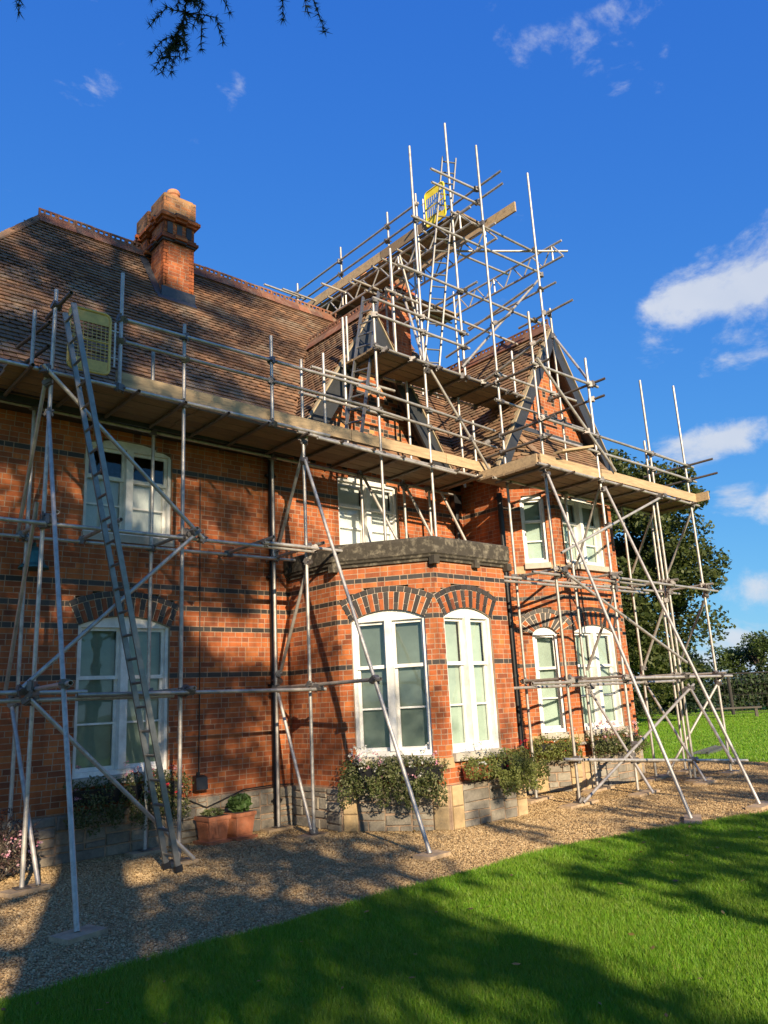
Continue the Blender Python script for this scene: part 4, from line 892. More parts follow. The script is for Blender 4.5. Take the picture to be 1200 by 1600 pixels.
# lattice beams
def lattice(x, y0, y1, z0, z1, n):
    b = MB()
    b.tube([(x, y0, z0), (x, y1, z0)], TR, 10); b.tube([(x, y0, z1), (x, y1, z1)], TR, 10)
    st = (y1-y0)/n
    for i in range(n):
        ya = y0+st*i; b.tube([(x, ya, z0), (x, ya+st*.45, z1)], .015, 6); b.tube([(x, ya+st*.5, z1), (x, ya+st*.95, z0)], .015, 6)
        if i % 3 == 0: b.tube([(x, ya+st*.48, z0), (x, ya+st*.48, z1)], .018, 6)
    b.obj('lattice_beam', M['galv'], scaf)
lattice(9.54, -1.65, 3.4, 9.86, 10.18, 9); lattice(10.28, -1.6, 3.4, 9.86, 10.18, 9); lattice(11.85, -1.95, 1.6, 9.9, 10.24, 7)
# platforms: single boards
def board(p, q_, w=.20, th=.036, m='board', name='deck_board', up_=Vector((0, 0, 1))):
    p, q_ = Vector(p), Vector(q_); d = (q_-p).normalized(); s = d.cross(up_).normalized()
    b = MB(); b.quadbox((p+q_)/2+up_*th/2, d*((q_-p).length/2), s*(w/2), up_*(th/2)); b.obj(name, M[m], scaf)
def deck(x0, x1, y0, y1, z, n, cuts, dz=0):
    st = (y1-y0)/n
    for i in range(n):
        xs = [x0]+[c+random.uniform(-.02, .02) for c in cuts]+[x1]
        for a, c in zip(xs, xs[1:]):
            board((a+.004+random.uniform(0, .02), y0+st*(i+.5), z+(a-x0)*dz+random.uniform(0, .004)), (c-.004, y0+st*(i+.5), z+(c-x0)*dz+random.uniform(0, .004)), abs(st)-.014)
deck(2.15, 9.75, -.36, -1.20, 5.362, 4, (4.4, 7.2), -.0185)
deck(9.6, 14.85, -1.58, -2.46, 5.098, 4, (11.6, 13.4)); deck(9.6, 10.6, -1.2, -1.56, 5.14, 2, ())
deck(7.42, 11.15, -.48, -1.22, 6.992, 4, (9.5,))
for i in range(4):
    x = 9.62+.17*i
    for a, c in ((3.4, 1.1), (1.1, -1.35)): board((x, a, 10.252+random.uniform(0, .004)), (x, c+.01, 10.252+random.uniform(0, .004)), .158)
for i in range(3): board((10.3, 1.0+.2*i, 9.86), (11.9, 1.0+.2*i, 9.86), .19)
YV = Vector((0, -1, 0)); XV = Vector((-1, 0, 0))
for a, c in ((3.34, 6.9), (6.91, 8.9), (8.91, 10.0)): board((a, -1.165, 5.49-(a-3.3)*.009), (c, -1.165, 5.49-(c-3.3)*.009), .172, .036, 'toe_board', 'toe_board', YV)
for a, c in ((9.75, 11.75), (11.4, 14.75)): board((a, -2.42+(0 if a < 10 else -.038), 5.235), (c, -2.42+(0 if a < 10 else -.038), 5.235), .172, .036, 'toe_board', 'toe_board', YV)
board((9.72, -1.2, 5.235), (9.72, -2.42, 5.235), .172, .036, 'toe_board', 'toe_board', XV); board((14.72, -1.6, 5.235), (14.72, -2.75, 5.235), .172, .036, 'toe_board', 'toe_board', XV)
board((9.52, 3.5, 10.39), (9.52, .75, 10.39), .20, .036, 'toe_board', 'toe_board', XV); board((9.52, .76, 10.39), (9.52, -.95, 10.39), .20, .036, 'board', 'toe_board', XV)
board((10.42, 1.2, 10.36), (10.42, -2.0, 10.36), .20, .036, 'toe_board', 'toe_board', XV)
board((10.1, -2.55, 5.36), (10.9, -2.62, 5.56), .2, .036, 'toe_board', 'deck_board'); board((10.5, -2.3, 5.14), (11.6, -2.36, 5.15), .2, .036, 'toe_board', 'deck_board')
# sole boards
for a in ((2.40, -3.2, .34, .24, .25), (2.62, -1.16, .42, .22, .3), (4.21, -1.22, .34, .22, .1), (4.25, -.27, .42, .2, .1), (6.13, -.22, .42, .2, .05), (6.07, -1.12, .36, .22, .2), (6.02, -3.3, .34, .24, .1),
          (9.28, -4.47, .7, .2, .5), (10.76, -4.64, .6, .2, .1), (9.98, -1.55, .7, .2, .15), (9.86, -2.42, .8, .2, .1), (11.42, -1.68, .8, .2, .1), (11.3, -2.6, .7, .2, .1), (13.2, -2.5, .7, .22, .1), (13.25, -1.68, .9, .2, .1), (14.5, -2.45, .6, .2, .1), (12.9, -2.78, .5, .2, .1), (14.45, -1.6, .5, .2, .1)): sole(*a)

# ------------------------------------------------------------------ ladders
def ladder(label, p, q_, across, w, n, taper=1.0, group=None):
    p, q_, a = Vector(p), Vector(q_), Vector(across).normalized(); t = thing('ladder', label, 'ladder', tuple(p), group); d = (q_-p).normalized(); nn = d.cross(a).normalized(); L = (q_-p).length
    for s in (-1, 1):
        b = MB(); c0 = p+a*(s*w/2); c1 = q_+a*(s*w/2*taper); dd = (c1-c0); b.quadbox((c0+c1)/2, dd/2, a*.012, nn*.029)
        st = b.obj('stile', M['alu'], t)
        k = MB(); k.quadbox(c0+d*.03, d*.03, a*.018, nn*.042); k.obj('rubber_foot', M['plastic_black'], st)
    for i in range(n):
        f = (i+.6)/n; c = p.lerp(q_, f); hw = w/2*(1+(taper-1)*f); b = MB(); b.tube([c-a*hw, c+a*hw], .015, 8); b.obj('rung', M['alu'], t)
ladder('long aluminium ladder leaning against the left end of the scaffold', (3.97, -1.55, .02), (2.66, -1.50, 6.05), (0, 1, 0), .27, 24)
ladder('aluminium ladder standing in front of the left gable, nearest the bargeboard', (7.12, -.95, 5.44), (7.86, -.72, 8.30), (.35, -1, 0), .30, 12)
ladder('aluminium ladder rising from the gable platform to the yellow gate at the top', (8.85, -1.05, 7.04), (9.72, -1.08, 11.65), (1, -.5, 0), .27, 18)
# ladder sections lying on the far lawn
ladder('aluminium ladder section lying flat on the far lawn beyond the gravel', (17.6, -.25, .06), (20.0, .35, .06), (.2, -1, 0), .34, 9)

# ------------------------------------------------------------------ ladder gates
def gate(label, o, ux, uz, w, h, m, tubes):
    o, ux, uz = Vector(o), Vector(ux).normalized(), Vector(uz).normalized(); nn = ux.cross(uz); t = thing('ladder_gate', label, 'gate', tuple(o))
    P = lambda a, b: o+ux*a+uz*b
    r = .07; pts = []
    for (cx, cz, a0) in ((w-r, h-r, 0), (r, h-r, 90), (r, r, 180), (w-r, r, 270)):
        for k in range(5): an = R(a0+k*22.5); pts.append(P(cx+r*math.cos(an), cz+r*math.sin(an)))
    b = MB(); b.tube(pts+[pts[0]], .017, 8); b.tube([P(0, h*.52), P(w, h*.52)], .01, 6); b.obj('gate_frame', m, t)
    for z0, z1 in ((h*.80, h-.02), (.02, h*.2)):
        b = MB(); b.quadbox(P(w/2, (z0+z1)/2), ux*(w/2-.02), uz*((z1-z0)/2), nn*.004); b.obj('gate_panel', m, t)
    b = MB(); k = 9
    for i in range(1, k): a = w*i/k; b.tube([P(a, h*.2), P(a, h*.8)], .0035, 4)
    for i in range(1, 12): z = h*.2+h*.6*i/12; b.tube([P(.01, z), P(w-.01, z)], .0035, 4)
    b.obj('mesh_infill', m, t)
    b = MB()
    for z in (h*.3, h*.75): b.tube([P(w, z), P(w+.1, z)], .012, 6)
    b.tube([P(w+.06, h*.15), P(w+.06, h*.9)], .012, 6); b.obj('hinge', M['galv'], t)
gate('dull yellow mesh ladder gate at the top of the long left ladder', (2.74, -1.30, 5.44), (1, 0, .02), (0, 0, 1), .47, .76, M['dull_yellow'], None)
gate('bright yellow mesh ladder gate high on the top platform', (9.46, -1.12, 10.27), (0, 1, 0), (0, 0, 1), .50, .74, M['yellow'], None)

# ------------------------------------------------------------------ small things on the wall and ground
b = MB(); bell = thing('bell', 'verdigris bell hanging on the brick wall behind the left scaffold tubes', 'bell', (2.83, -.2, 3.36))
b.lathe((2.83, -.2, 3.32), [(.17, 0), (.165, .02), (.125, .06), (.10, .14), (.085, .2), (.05, .25), (.02, .27), (.02, .31)], 20); b.obj('bell_cup', M['teal'], bell, smooth=False)
b = MB(); b.tube([(2.83, -.2, 3.63), (2.83, -.2, 3.68), (2.83, -.1, 3.70), (2.83, 0, 3.66)], .012, 6); b.box(2.79, 2.87, -.012, -.001, 3.56, 3.74); b.obj('bracket', M['black_iron'], bell)
fl = thing('wall_lamp', 'small black floodlight on the brick wall above the terracotta pots', 'lamp', (5.06, -.05, .68))
b = MB(); b.prism([(4.98, -.02, .60), (4.98, -.14, .63), (4.98, -.12, .78), (4.98, -.02, .80)], (.16, 0, 0)); b.obj('lamp_body', M['plastic_black'], fl)
b = MB(); b.box(5.04, 5.08, -.03, -.001, .76, .84); b.obj('bracket', M['plastic_black'], fl)

def puff(C, n, r, rng):
    P = rng.normal(size=(n, 3)); P /= np.linalg.norm(P, axis=1)[:, None]; return np.array(C)+P*(rng.uniform(.25, 1, n)**.5)[:, None]*np.array(r)
def plant_mass(name, centres, n, size, m, parent, droop=None, aspect=.5, seed=1):
    rng = np.random.default_rng(seed); C = np.vstack([puff(c, n, r, rng) for c, r in centres])
    return link(name, leaf_mesh(name, C, size, m, aspect=aspect, rng=rng, droop=droop), parent, 'stuff')
def flowers(name, centres, n, m, parent, size=.03, seed=1):
    rng = np.random.default_rng(seed); C = np.vstack([puff(c, n, r, rng) for c, r in centres]); C = np.repeat(C, 4, 0)+rng.normal(size=(len(C)*4, 3))*size*.4
    return link(name, leaf_mesh(name, C, size, m, aspect=.9, rng=rng), parent, 'stuff')
def pot_plant(label, x, y, rot, w, seed):
    t = thing('plant_pot', label, 'plant pot', (x, y, 0)); a = Vector((math.cos(rot), math.sin(rot), 0)); c = Vector((-a.y, a.x, 0)); o = Vector((x, y, 0))
    def fr(b, z0, z1, h0, h1):
        k = len(b.v)
        for z, h in ((z0, h0), (z1, h1)):
            for sx, sy in ((-1, -1), (1, -1), (1, 1), (-1, 1)): b.v.append(tuple(o+a*(sx*h)+c*(sy*h)+Vector((0, 0, z))))
        b.f += [(k+3, k+2, k+1, k), (k+4, k+5, k+6, k+7)]+[(k+i, k+(i+1) % 4, k+4+(i+1) % 4, k+4+i) for i in range(4)]; b.mi += [0]*6
    b = MB(); fr(b, 0, .04, w*.52, w*.55); b.obj('saucer', M['terracotta'], t)
    b = MB(); fr(b, .04, .28, w*.38, w*.47)
    for s in range(4):
        ax, cx = ((a, c), (c, -a), (-a, -c), (-c, a))[s]
        for i in range(-5, 6): b.quadbox(o+ax*(i*w*.068)-cx*(w*.432)+Vector((0, 0, .165)), ax*.006, -cx*.006-Vector((0, 0, 0)), (cx*(-w*.035)+Vector((0, 0, .095))))
    bd = b.obj('pot_body', M['terracotta'], t)
    b = MB(); fr(b, .28, .325, w*.51, w*.52); b.obj('rim', M['terracotta'], bd)
    b = MB(); b.quadbox(o+Vector((0, 0, .327)), a*w*.42, c*w*.42, (0, 0, .004)); b.obj('soil', M['soil'], t)
    return t
t = pot_plant('square terracotta pot with low dark plants, the left of the pair by the wall', 5.10, -.33, .08, .32, 1)
plant_mass('foliage', [((5.10, -.33, .36), (.14, .14, .05))], 220, .055, M['plant_dark'], t, seed=4)
t = pot_plant('square terracotta pot with a full green plant, the right of the pair by the wall', 5.47, -.34, .12, .31, 2)
plant_mass('foliage', [((5.47, -.34, .42), (.15, .15, .10)), ((5.52, -.36, .46), (.09, .09, .07))], 420, .07, M['geranium'], t, aspect=.9, seed=5)

def window_box(label, W, u0, u1, z, leafm, seed, drop=.35, fl=None, out=.14, n=1200, m='plastic_black', bulge=.12):
    p0, d, nn = W; base = p0+d*((u0+u1)/2)+nn*out; base.z = z; t = thing('window_box', label, 'window box', tuple(base))
    b = MB(); c = p0+d*((u0+u1)/2)+nn*out; c.z = z+.08; b.prism([c-d*((u1-u0)/2)-nn*.06-Vector((0, 0, .08)), c-d*((u1-u0)/2)+nn*.06-Vector((0, 0, .08)), c-d*((u1-u0)/2)+nn*.085+Vector((0, 0, .08)), c-d*((u1-u0)/2)-nn*.085+Vector((0, 0, .08))], d*(u1-u0)); b.obj('trough', M[m], t)
    rng = np.random.default_rng(seed); cs = []
    k = max(3, int((u1-u0)/.12))
    for i in range(k+1):
        q_ = p0+d*(u0+(u1-u0)*i/k); dz = rng.uniform(-.03, .05); o = q_+nn*(out+.02)
        cs.append(((o.x, o.y, z+.19+dz), (.11, .11, .10)))
        for j in range(3):
            o2 = q_+nn*(out+.06+bulge*rng.uniform(.2, .9)); cs.append(((o2.x, o2.y, z+.12-drop*rng.uniform(0, 1)), (.10, .09, .12)))
    plant_mass('foliage', cs, max(20, n//len(cs)), .038, leafm, t, droop=.4, seed=seed)
    if fl:
        for mm, cnt in fl:
            fc = [((p0+d*(u0+(u1-u0)*rng.uniform(0, 1))+nn*(out+rng.uniform(0, .15))), rng.uniform(-.1, .34)) for _ in range(cnt)]
            flowers('flowers', [((a.x, a.y, z+.1+b_), (.035, .035, .03)) for a, b_ in fc], 3, M[mm], t, .026, seed+9)
    return t
window_box('window box of dark trailing plants with red flowers under the left ground floor window', W_main, 2.8, 4.15, .62, M['plant_dark'], 21, .38, [('fl_red', 10), ('fl_pink', 16)], out=.14, n=5200)
window_box('full window box of trailing plants and white flowers under the left bay window', W_a, .12, 1.34, .62, M['plant_dark'], 22, .36, [('fl_pink', 14), ('fl_white', 45)], n=6500, bulge=.2)
window_box('window box of pale green bushy plants above an orange trough, on the bay front', W_b, .22, .62, .58, M['plant'], 23, .05, [('fl_white', 12)], n=1500, m='red_pot', bulge=.05)
window_box('window box of bushy feathery green trailing plants at the right end of the bay front', W_b, .72, 1.45, .60, M['plant'], 24, .3, [('fl_red', 6)], n=5200, bulge=.25)
window_box('window box of green plants on the narrow side of the right bay', W_c, .02, .70, .62, M['plant'], 25, .2, [('fl_red', 6), ('fl_white', 8)], n=3200, bulge=.15)
window_box('window box of pink flowers and dark leaves under the wide window of the right bay', W_f, .12, 1.55, .62, M['plant_dark'], 26, .15, [('fl_pink', 50), ('fl_white', 12)], n=4200, bulge=.12)
t = thing('shrub', 'straggly purple leaved shrub with pink flowers at the foot of the wall, lower left', 'shrub', (2.55, -.5, 0))
rng = np.random.default_rng(5); b = MB()
for i in range(46):
    a = rng.uniform(0, 6.28); rr = rng.uniform(.1, .5); tip = (2.5+rr*math.cos(a), -.45+.7*rr*math.sin(a), rng.uniform(.25, .72)); b.tube([(2.52+.05*math.cos(a), -.45, 0), (2.5+.6*rr*math.cos(a), -.45+.4*rr*math.sin(a), tip[2]*.7), tip], [.007, .005, .002], 4)
b.obj('stems', M['bark'], t); plant_mass('foliage', [((2.5, -.45, .38), (.46, .3, .36)), ((2.75, -.4, .3), (.25, .25, .25))], 900, .05, M['purple_leaf'], t, seed=8, aspect=.35)
flowers('flowers', [((2.75, -.6, .35), (.2, .15, .2))], 22, M['fl_pink'], t, .03, 3)

# ------------------------------------------------------------------ trees, hedge, fence
def limb(b, p, d, L, r, depth, tips, rng, spread=.7, lift=.15, seg=4):
    pts = [Vector(p)]; rad = [r]; d = Vector(d).normalized()
    for i in range(seg):
        d = (d+Vector(rng.normal(size=3))*.16+Vector((0, 0, lift*.3))).normalized(); pts.append(pts[-1]+d*(L/seg)); rad.append(r*(1-.62*(i+1)/seg))
    b.tube(pts, rad, 7 if depth else 9)
    if depth == 0: tips.append(pts[-1]); tips.append(pts[-2]); return
    for k in range(3 if depth > 1 else 4):
        i = rng.integers(2, seg+1); nd = (d*.6+Vector(rng.normal(size=3))*spread+Vector((0, 0, lift))).normalized()
        limb(b, pts[i], nd, L*rng.uniform(.55, .8), rad[i]*.75, depth-1, tips, rng, spread, lift, seg)
def broadleaf(label, x, y, h, cr, cz, cth, n, size, m, seed, group=None, clumps=70, rcl=.8, fill=.75, name='tree', tr=None, open_=0.0):
    """trunk with limbs, crown of leaf clumps spread through an uneven ellipsoid: radius cr, centre height cz, half height cth"""
    rng = np.random.default_rng(seed); t = thing(name, label, 'tree', (x, y, 0), group); b = MB(); tips = []
    tr = tr or h*.028
    top = Vector((x+rng.normal()*.2, y+rng.normal()*.2, cz-cth*.3)); b.tube([(x, y, -.05), (x+.03, y, .5), tuple(Vector((x, y, .5)).lerp(top, .5)), tuple(top)], [tr*1.5, tr*1.1, tr, tr*.75], 10)
    for k in range(6):
        a = k*1.05+rng.uniform(-.3, .3); limb(b, top.lerp(Vector((x, y, top.z*.75)), rng.uniform(0, 1)), (math.cos(a), math.sin(a), rng.uniform(.3, 1.1)), cr*.62, tr*.5, 1, tips, rng)
    b.obj('trunk', M['bark'], t)
    cs = []
    while len(cs) < clumps:
        p = rng.normal(size=3); p /= np.linalg.norm(p); p *= rng.uniform(.3, 1)**(1-fill*.6)
        p = p*np.array([cr, cr, cth])*rng.uniform(.8, 1.12)
        cs.append(np.array([x, y, cz])+p)
    per = n//clumps; C = []
    for c in cs:
        r = rcl*rng.uniform(.55, 1.3); P = rng.normal(size=(per, 3)); P /= np.linalg.norm(P, axis=1)[:, None]; P *= (rng.uniform(0, 1, per)**.45)[:, None]*r*np.array([1, 1, .72]); C.append(c+P)
    C = np.vstack(C); link('crown', leaf_mesh('crown', C, size, m, aspect=.7, rng=rng, up_bias=.5), t); return t
broadleaf('large dark green tree with dense crown standing just beyond the right corner of the house', 28.8, 8.5, 12, 4.5, 6.2, 5.6, 85000, .18, M['leaf_dark'], 31, clumps=130, rcl=1.05, tr=.22)
far = 'trees beyond the fence'
for i, (x, y, h, cr, lab) in enumerate(((55, 14.2, 5.0, 2.6, 'rounded green tree on the skyline at the right edge, beyond the netting fence'), (50, 18.2, 4.2, 2.4, 'low green tree behind the fence next to the large dark tree'), (60, 9.5, 5.4, 3.0, 'pale green tree beyond the fence, outside the right edge'),
                                    (35.0, 9.7, 3.3, 1.55, 'dark clipped yew like a block in front of the fence'))):
    broadleaf(lab, x, y, h, cr, h*.58, h*.45, 11000, .2, M['leaf'] if i < 3 else M['cedar'], 60+i, far if i < 3 else None, clumps=40, rcl=.8)
t = thing('hedge', 'long mixed hedge behind the netting fence at the far side of the lawn', 'hedge', (46, 12, 0))
rng = np.random.default_rng(77); n = 42000; s = rng.uniform(0, 1, n); A = np.array([36, 26.0]); Bq = np.array([60.0, -6.0]); base = A+(Bq-A)*s[:, None]; hh = 2.1+.5*np.sin(s*37)+.4*np.sin(s*83+1)+rng.normal(size=n)*.1
C = np.column_stack([base[:, 0]+rng.normal(size=n)*.55, base[:, 1]+rng.normal(size=n)*.45, hh*rng.uniform(0, 1, n)**.6])
link('foliage', leaf_mesh('foliage', C, .2, M['hedge'], rng=rng, aspect=.7), t)
b = MB()
for k in range(40):
    p = A+(Bq-A)*(k/39); b.tube([(p[0], p[1], -.1), (p[0]+.1, p[1], 1.6)], [.05, .02], 5)
b.obj('stems', M['bark'], t)
t = thing('netting_fence', 'tall netting fence with dark posts along the far lawn', 'fence', (42, 10, 0))
F0, F1 = Vector((34.5, 18.5, 0)), Vector((46.5, 1.0, 0))
for k in range(9):
    p = F0.lerp(F1, k/8); b = MB(); b.tube([p-Vector((0, 0, .1)), p+Vector((0, 0, 2.1))], .09, 8); b.obj('post', M['post_wood'], t)
for z in (2.08, 1.0, .1):
    b = MB(); b.tube([F0+Vector((0, 0, z)), F1+Vector((0, 0, z))], .035 if z > 2 else .012, 6); b.obj('rail', M['post_wood'], t)
b = MB(); L = (F1-F0).length; d = (F1-F0)/L
for k in range(int(L/.22)): p = F0+d*(k*.22); b.tube([p+Vector((0, 0, .05)), p+Vector((0, 0, 2.06))], .006, 3)
for k in range(9): b.tube([F0+Vector((0, 0, .2+k*.22)), F1+Vector((0, 0, .2+k*.22))], .006, 3)
b.obj('netting', M['post_wood'], t)
t = thing('bench', 'low dark timber bench at the far edge of the lawn', 'bench', (37.4, 8.0, 0)); bd = Vector((.5, -.866, 0)); bn = Vector((.866, .5, 0))
b = MB(); b.quadbox(Vector((37.4, 8.0, .46)), bd*1.0, bn*.2, (0, 0, .035)); b.obj('seat', M['bench'], t)
for s in (-1, 1):
    b = MB(); b.quadbox(Vector((37.4, 8.0, .22))+bd*(.75*s), bd*.06, bn*.17, (0, 0, .22)); b.obj('leg', M['bench'], t)

# the cedar the photographer stands under: trunk behind, boughs overhead, one bough's tips hang into view
ced = thing('cedar_tree', 'tall dark cedar whose drooping twig tips hang in from the top edge', 'tree', (-2.55, -15.6, 0))
rng = np.random.default_rng(404); b = MB(); tp = Vector((-2.45, -15.5, 18.3))
b.tube([(-2.55, -15.6, -.1), (-2.55, -15.6, 1), (-2.5, -15.55, 6), (-2.45, -15.5, 13), tuple(tp)], [.62, .5, .38, .24, .05], 12); b.obj('trunk', M['bark'], ced)
b = MB(); C = []
def bough(p, d, L, r, pads):
    pts = [Vector(p)]; d = Vector(d).normalized()
    for i in range(6):
        d = (d+Vector((rng.normal()*.07, rng.normal()*.07, -.03+rng.normal()*.03))).normalized(); pts.append(pts[-1]+d*(L/6))
    b.tube(pts, [r*(1-.8*i/6) for i in range(7)], 6)
    for i in range(2, 7):
        for k in range(pads):
            c = pts[i]+Vector((rng.normal()*.55, rng.normal()*.55, rng.normal()*.08))*(L/4); m_ = 430
            w_ = .46*rng.uniform(.6, 1.2); P = rng.uniform(-1.7, 1.7, size=(m_, 3))*np.array([w_, w_, .12]); C.append(np.array(c)+P)
    return pts
for k in range(46):
    z = 4.6+13.0*(k/46)**.9; a = k*2.39996+.3; L = (4.4-.11*(z-4))*rng.uniform(.65, 1.0); bough((-2.5, -15.55, z), (math.cos(a), math.sin(a), rng.uniform(.0, .25)), max(1.4, L), .11*(1-z/26), 1)
over = [Vector(p) for p in ((-2.45, -15.5, 6.9), (-1.4, -13.5, 7.2), (-.5, -11.3, 7.35), (.35, -9.3, 7.3), (1.1, -7.5, 7.1), (1.6, -6.5, 6.9))]
b.tube(over, [.13, .11, .09, .07, .045, .03], 8)
for i in (1, 2, 3):
    for k in range(4):
        c = over[i]+Vector((rng.normal()*.8, rng.normal()*.6, rng.normal()*.08)); C.append(np.array(c)+rng.normal(size=(170, 3))*np.array([.36, .36, .1]))
b.obj('boughs', M['bark'], ced)
C = np.vstack(C); link('crown', leaf_mesh('crown', C, .13, M['cedar'], aspect=.4, rng=rng, up_bias=.8), ced)
# hanging twigs with tufts of needles
tw = MB(); NV = []
def twig(pts, dense=1.0, r=.006):
    pts = [Vector(p) for p in pts]; sm_ = []
    for a, c in zip(pts, pts[1:]):
        k = max(2, int((c-a).length/.035))
        for i in range(k): sm_.append(a.lerp(c, i/k)+Vector(rng.normal(size=3))*.004)
    sm_.append(pts[-1]); tw.tube(sm_, [r*(1-.75*i/len(sm_)) for i in range(len(sm_))], 5)
    for i, p in enumerate(sm_):
        for k in range(int(13*dense)):
            d = Vector(rng.normal(size=3)).normalized(); d = (d+(pts[-1]-pts[0]).normalized()*.7).normalized(); L = .055*rng.uniform(.6, 1.2); s_ = d.cross(Vector(rng.normal(size=3))).normalized()*.0034
            NV.append([p+s_, p-s_, p+d*L])
    return sm_
O1 = Vector((1.88, -5.95, 6.5)); O2 = Vector((2.42, -6.3, 6.5))
tw.tube([over[-2], over[-1], O1+Vector((-.1, -.2, .15)), O2], [.03, .025, .02, .012], 6)
tw.tube([O1+Vector((-.1, -.2, .15)), Vector((.95, -5.45, 6.3))], [.02, .008], 6)
main = twig([O1, (1.90, -5.84, 6.18), (1.92, -5.70, 6.02), (1.90, -5.56, 5.90), (1.89, -5.46, 5.80)], 1.3, .009)
for q1, q2 in (((1.80, -5.72, 6.05), (1.74, -5.60, 5.97)), ((2.02, -5.78, 6.03), (2.06, -5.68, 5.92)), ((2.08, -5.85, 6.05), (2.17, -5.78, 5.96)), ((1.98, -5.62, 5.97), (2.0, -5.58, 5.88)), ((1.84, -5.55, 5.95), (1.80, -5.50, 5.87)), ((1.94, -5.52, 5.88), (1.95, -5.47, 5.83)), ((1.78, -5.80, 6.12), (1.70, -5.70, 6.06)), ((2.05, -5.95, 6.16), (2.14, -5.92, 6.07)), ((1.98, -5.86, 6.1), (1.97, -5.75, 6.0))):
    st = min(main, key=lambda p: (p-Vector(q1)).length+max(0, (Vector(q1)-p).z)*2); twig([st, q1, q2], 1.2, .005)
for k in range(26):
    st = main[rng.integers(2, len(main)-3)]; f_ = 1-(main[0]-st).length/1.0; dv = Vector((rng.normal()*.55, rng.normal()*.45, -.75)).normalized(); L_ = rng.uniform(.08, .2)*(.45+.8*max(0, f_))
    twig([st, st+dv*L_*.5+Vector((0, 0, .015)), st+dv*L_+Vector((0, 0, -.02))], 1.1, .004)
for q1, q2, q3 in ((O2, (2.40, -6.16, 6.25), (2.45, -6.09, 6.08)), (O2, (2.55, -6.27, 6.22), (2.70, -6.22, 6.03)), (O2, (2.50, -6.25, 6.25), (2.56, -6.22, 6.10)), (Vector((.95, -5.45, 6.3)), (1.0, -5.35, 6.1), (1.03, -5.26, 5.90))): twig([q1, q2, q3], 1.3, .006)
tw.obj('hanging_twigs', M['bark'], ced)
V = np.array([[tuple(q_) for q_ in tri] for tri in NV]).reshape(-1, 3); link('needles', np_mesh('needles', V, np.arange(len(V)).reshape(-1, 3), M['cedar']), ced)
# lower broad trees behind the photographer, which shade the drive and the lawn
shade = 'garden trees behind the photographer'
for i, (x, y, h, cr, cz, cth, lab) in enumerate(((-5.8, -19, 7, 2.3, 5.0, 2.8, 'low bushy garden tree behind the lawn, left of the cedar'), (-2.1, -18.6, 7.4, 2.1, 4.6, 3.4, 'low bushy garden tree behind the lawn, just behind the cedar'), (3.0, -18.4, 8, 2.15, 4.3, 3.5, 'round leafy garden tree behind the lawn next to the cedar'),
        (7.3, -20.5, 9, 2.9, 5.7, 3.4, 'middle round leafy garden tree behind the lawn'), (12.6, -23.5, 9.5, 2.8, 6.8, 1.9, 'right round leafy garden tree behind the lawn'), (-7.4, -21, 20, 4.6, 13, 6.6, 'tall leafy garden tree left of the cedar'))):
    broadleaf(lab, x, y, h, cr, cz, cth, 2600 if h < 8.5 else (4200 if h < 15 else 11000), .22, M['leaf'], 90+i, shade, clumps=52, rcl=.68)

# ------------------------------------------------------------------ gravel stones and grass
def in_poly(x, y, poly):
    c = np.zeros(len(x), bool); j = len(poly)-1
    for i in range(len(poly)):
        xi, yi = poly[i]; xj, yj = poly[j]
        with np.errstate(divide='ignore', invalid='ignore'): c ^= ((yi > y) != (yj > y)) & (x < (xj-xi)*(y-yi)/(yj-yi+1e-12)+xi)
        j = i
    return c
def in_view(x, y, pad=30):
    w = np.column_stack([x, y, np.zeros(len(x))])-np.array(CAM); f = w@np.array(fw); px = 600+1209.7*(w@np.array(rt))/f; py = 800-1209.7*(w@np.array(up))/f
    return (f > .3) & (px > -pad) & (px < 1200+pad) & (py < 1600+pad), np.linalg.norm(w, axis=1)
rng = np.random.default_rng(3)
n = 420000; x = rng.uniform(.5, 17, n); y = rng.uniform(-6.5, 1, n); v, dist = in_view(x, y); k = v & in_poly(x, y, GR) & (rng.uniform(0, 1, n) < np.minimum(1, (7.5/dist)**1.5))
k &= ~((y > -.0) & (x < 14)) & ~in_poly(x, y, [(6.55, 0), A0, A1, B1, (9.55, -1.15), (9.55, 0)])
le = np.interp(x, [p[0] for p in EDGE0[:11]], [p[1] for p in EDGE0[:11]]); k &= (y > le+.0) | (x > 11.3)
x, y, dist = x[k], y[k], dist[k]; m_ = min(len(x), 120000); x, y, dist = x[:m_], y[:m_], dist[:m_]; n = len(x)
sz = rng.uniform(.006, .0125, n)*np.where(dist > 9, 1.25, 1); a = rng.uniform(0, 6.28, n); ax = np.column_stack([np.cos(a), np.sin(a), rng.normal(size=n)*.2]); ay = np.column_stack([-np.sin(a), np.cos(a), rng.normal(size=n)*.2]); az = np.array([0, 0, 1.0])
C = np.column_stack([x, y, sz*.35]); sx, sy, s3 = (sz*rng.uniform(.8, 1.5, n))[:, None], (sz*rng.uniform(.6, 1, n))[:, None], (sz*rng.uniform(.45, .8, n))[:, None]
V = np.stack([C+ax*sx, C+ay*sy, C-ax*sx, C-ay*sy, C+az*s3+ax*sx*.2, C-az*s3], 1).reshape(-1, 3)
f8 = np.array([(0, 1, 4), (1, 2, 4), (2, 3, 4), (3, 0, 4), (1, 0, 5), (2, 1, 5), (3, 2, 5), (0, 3, 5)])[:, :]
F = (np.arange(n)[:, None, None]*6+f8[None]).reshape(-1, 3)
g = link('gravel', np_mesh('gravel', V, F, M['pebble']), None, 'stuff'); g['label'] = 'loose tan pea gravel covering the drive beside the house'; g['category'] = 'gravel'
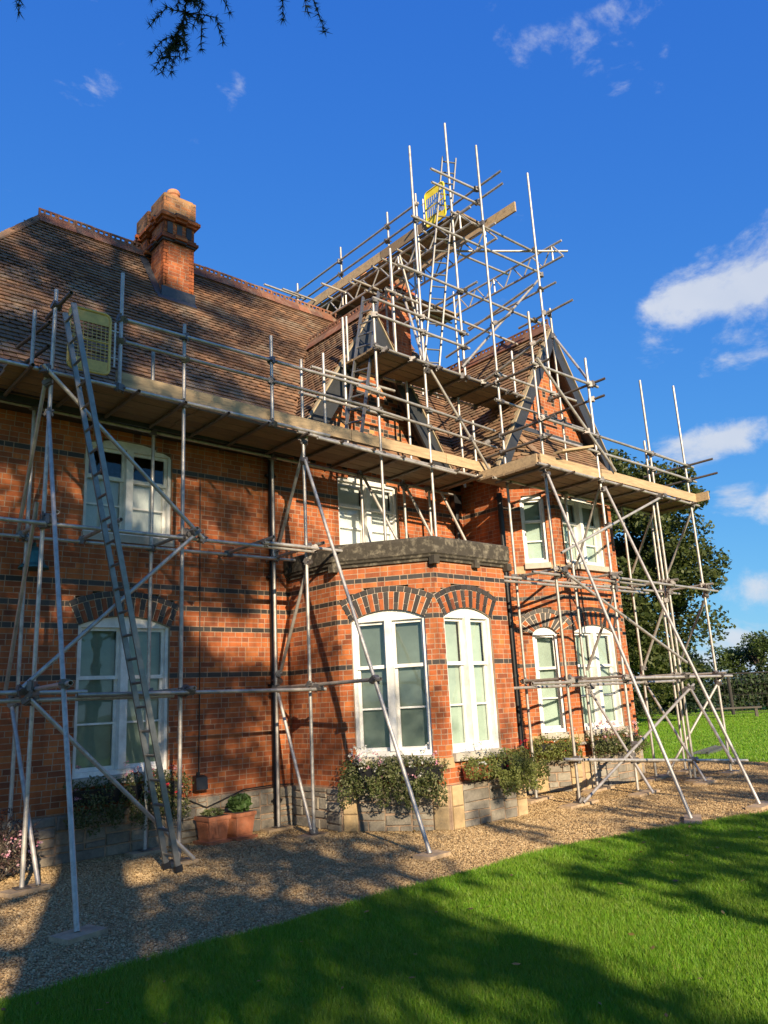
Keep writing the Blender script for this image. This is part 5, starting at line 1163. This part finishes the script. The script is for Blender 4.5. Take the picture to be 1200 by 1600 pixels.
def grass(name, n, poly, x0, x1, y0, y1, pw, hmax, cap, d0, label):
    x = rng.uniform(x0, x1, n); y = rng.uniform(y0, y1, n); v, dist = in_view(x, y, 60); k = v & in_poly(x, y, poly) & (rng.uniform(0, 1, n) < np.minimum(1, (d0/dist)**pw)); x, y, dist = x[k][:cap], y[k][:cap], dist[k][:cap]; n = len(x)
    h = hmax*rng.uniform(.5, 1.1, n)*(1+.25*np.sin(x*3.1)*np.sin(y*2.7)); a = rng.uniform(0, 6.28, n); w = .0022*np.maximum(1, dist/5); le_ = rng.normal(size=(n, 2))*h[:, None]*.45
    P = np.column_stack([x, y, np.full(n, .019)]); s_ = np.column_stack([np.cos(a)*w, np.sin(a)*w, np.zeros(n)]); T = P+np.column_stack([le_, h])
    V = np.stack([P-s_, P+s_, T], 1).reshape(-1, 3)
    g = link(name, np_mesh(name, V, np.arange(3*n).reshape(-1, 3), M['grass']), None, 'stuff'); g['label'] = label; g['category'] = 'grass'
grass('grass', 1500000, LAWN_EDGE[::-1]+[(-14, -30), (12.3, -30)], .5, 12, -9, -4, 1.6, .045, 420000, 4.2, 'short mown grass of the near lawn beside the gravel')
grass('grass', 500000, [(16.65, .4), (16.8, -2), (17.05, -6), (52, -8), (52, 22), (16.75, 22)], 16.6, 45, -6, 20, 1.2, .06, 160000, 17, 'sunlit grass of the far lawn beyond the gravel')
# fallen leaves on the lawns and the drive
n = 420; x = rng.uniform(1, 17, n); y = rng.uniform(-8.5, -1, n); v, _ = in_view(x, y); x, y = x[v], y[v]
C = np.column_stack([x, y, np.where(y < np.interp(x, [p[0] for p in EDGE0[:11]], [p[1] for p in EDGE0[:11]]), .058, .022)])
M['dead'] = foliage('fallen leaves', [(.14, .07, .02), (.25, .15, .04), (.10, .06, .03), (.30, .22, .06)], .1)
g = link('fallen_leaves', leaf_mesh('fallen_leaves', C, .05, M['dead'], rng=rng, up_bias=4.0), None, 'stuff'); g['label'] = 'scattered brown fallen leaves on the lawn and gravel'; g['category'] = 'leaves'
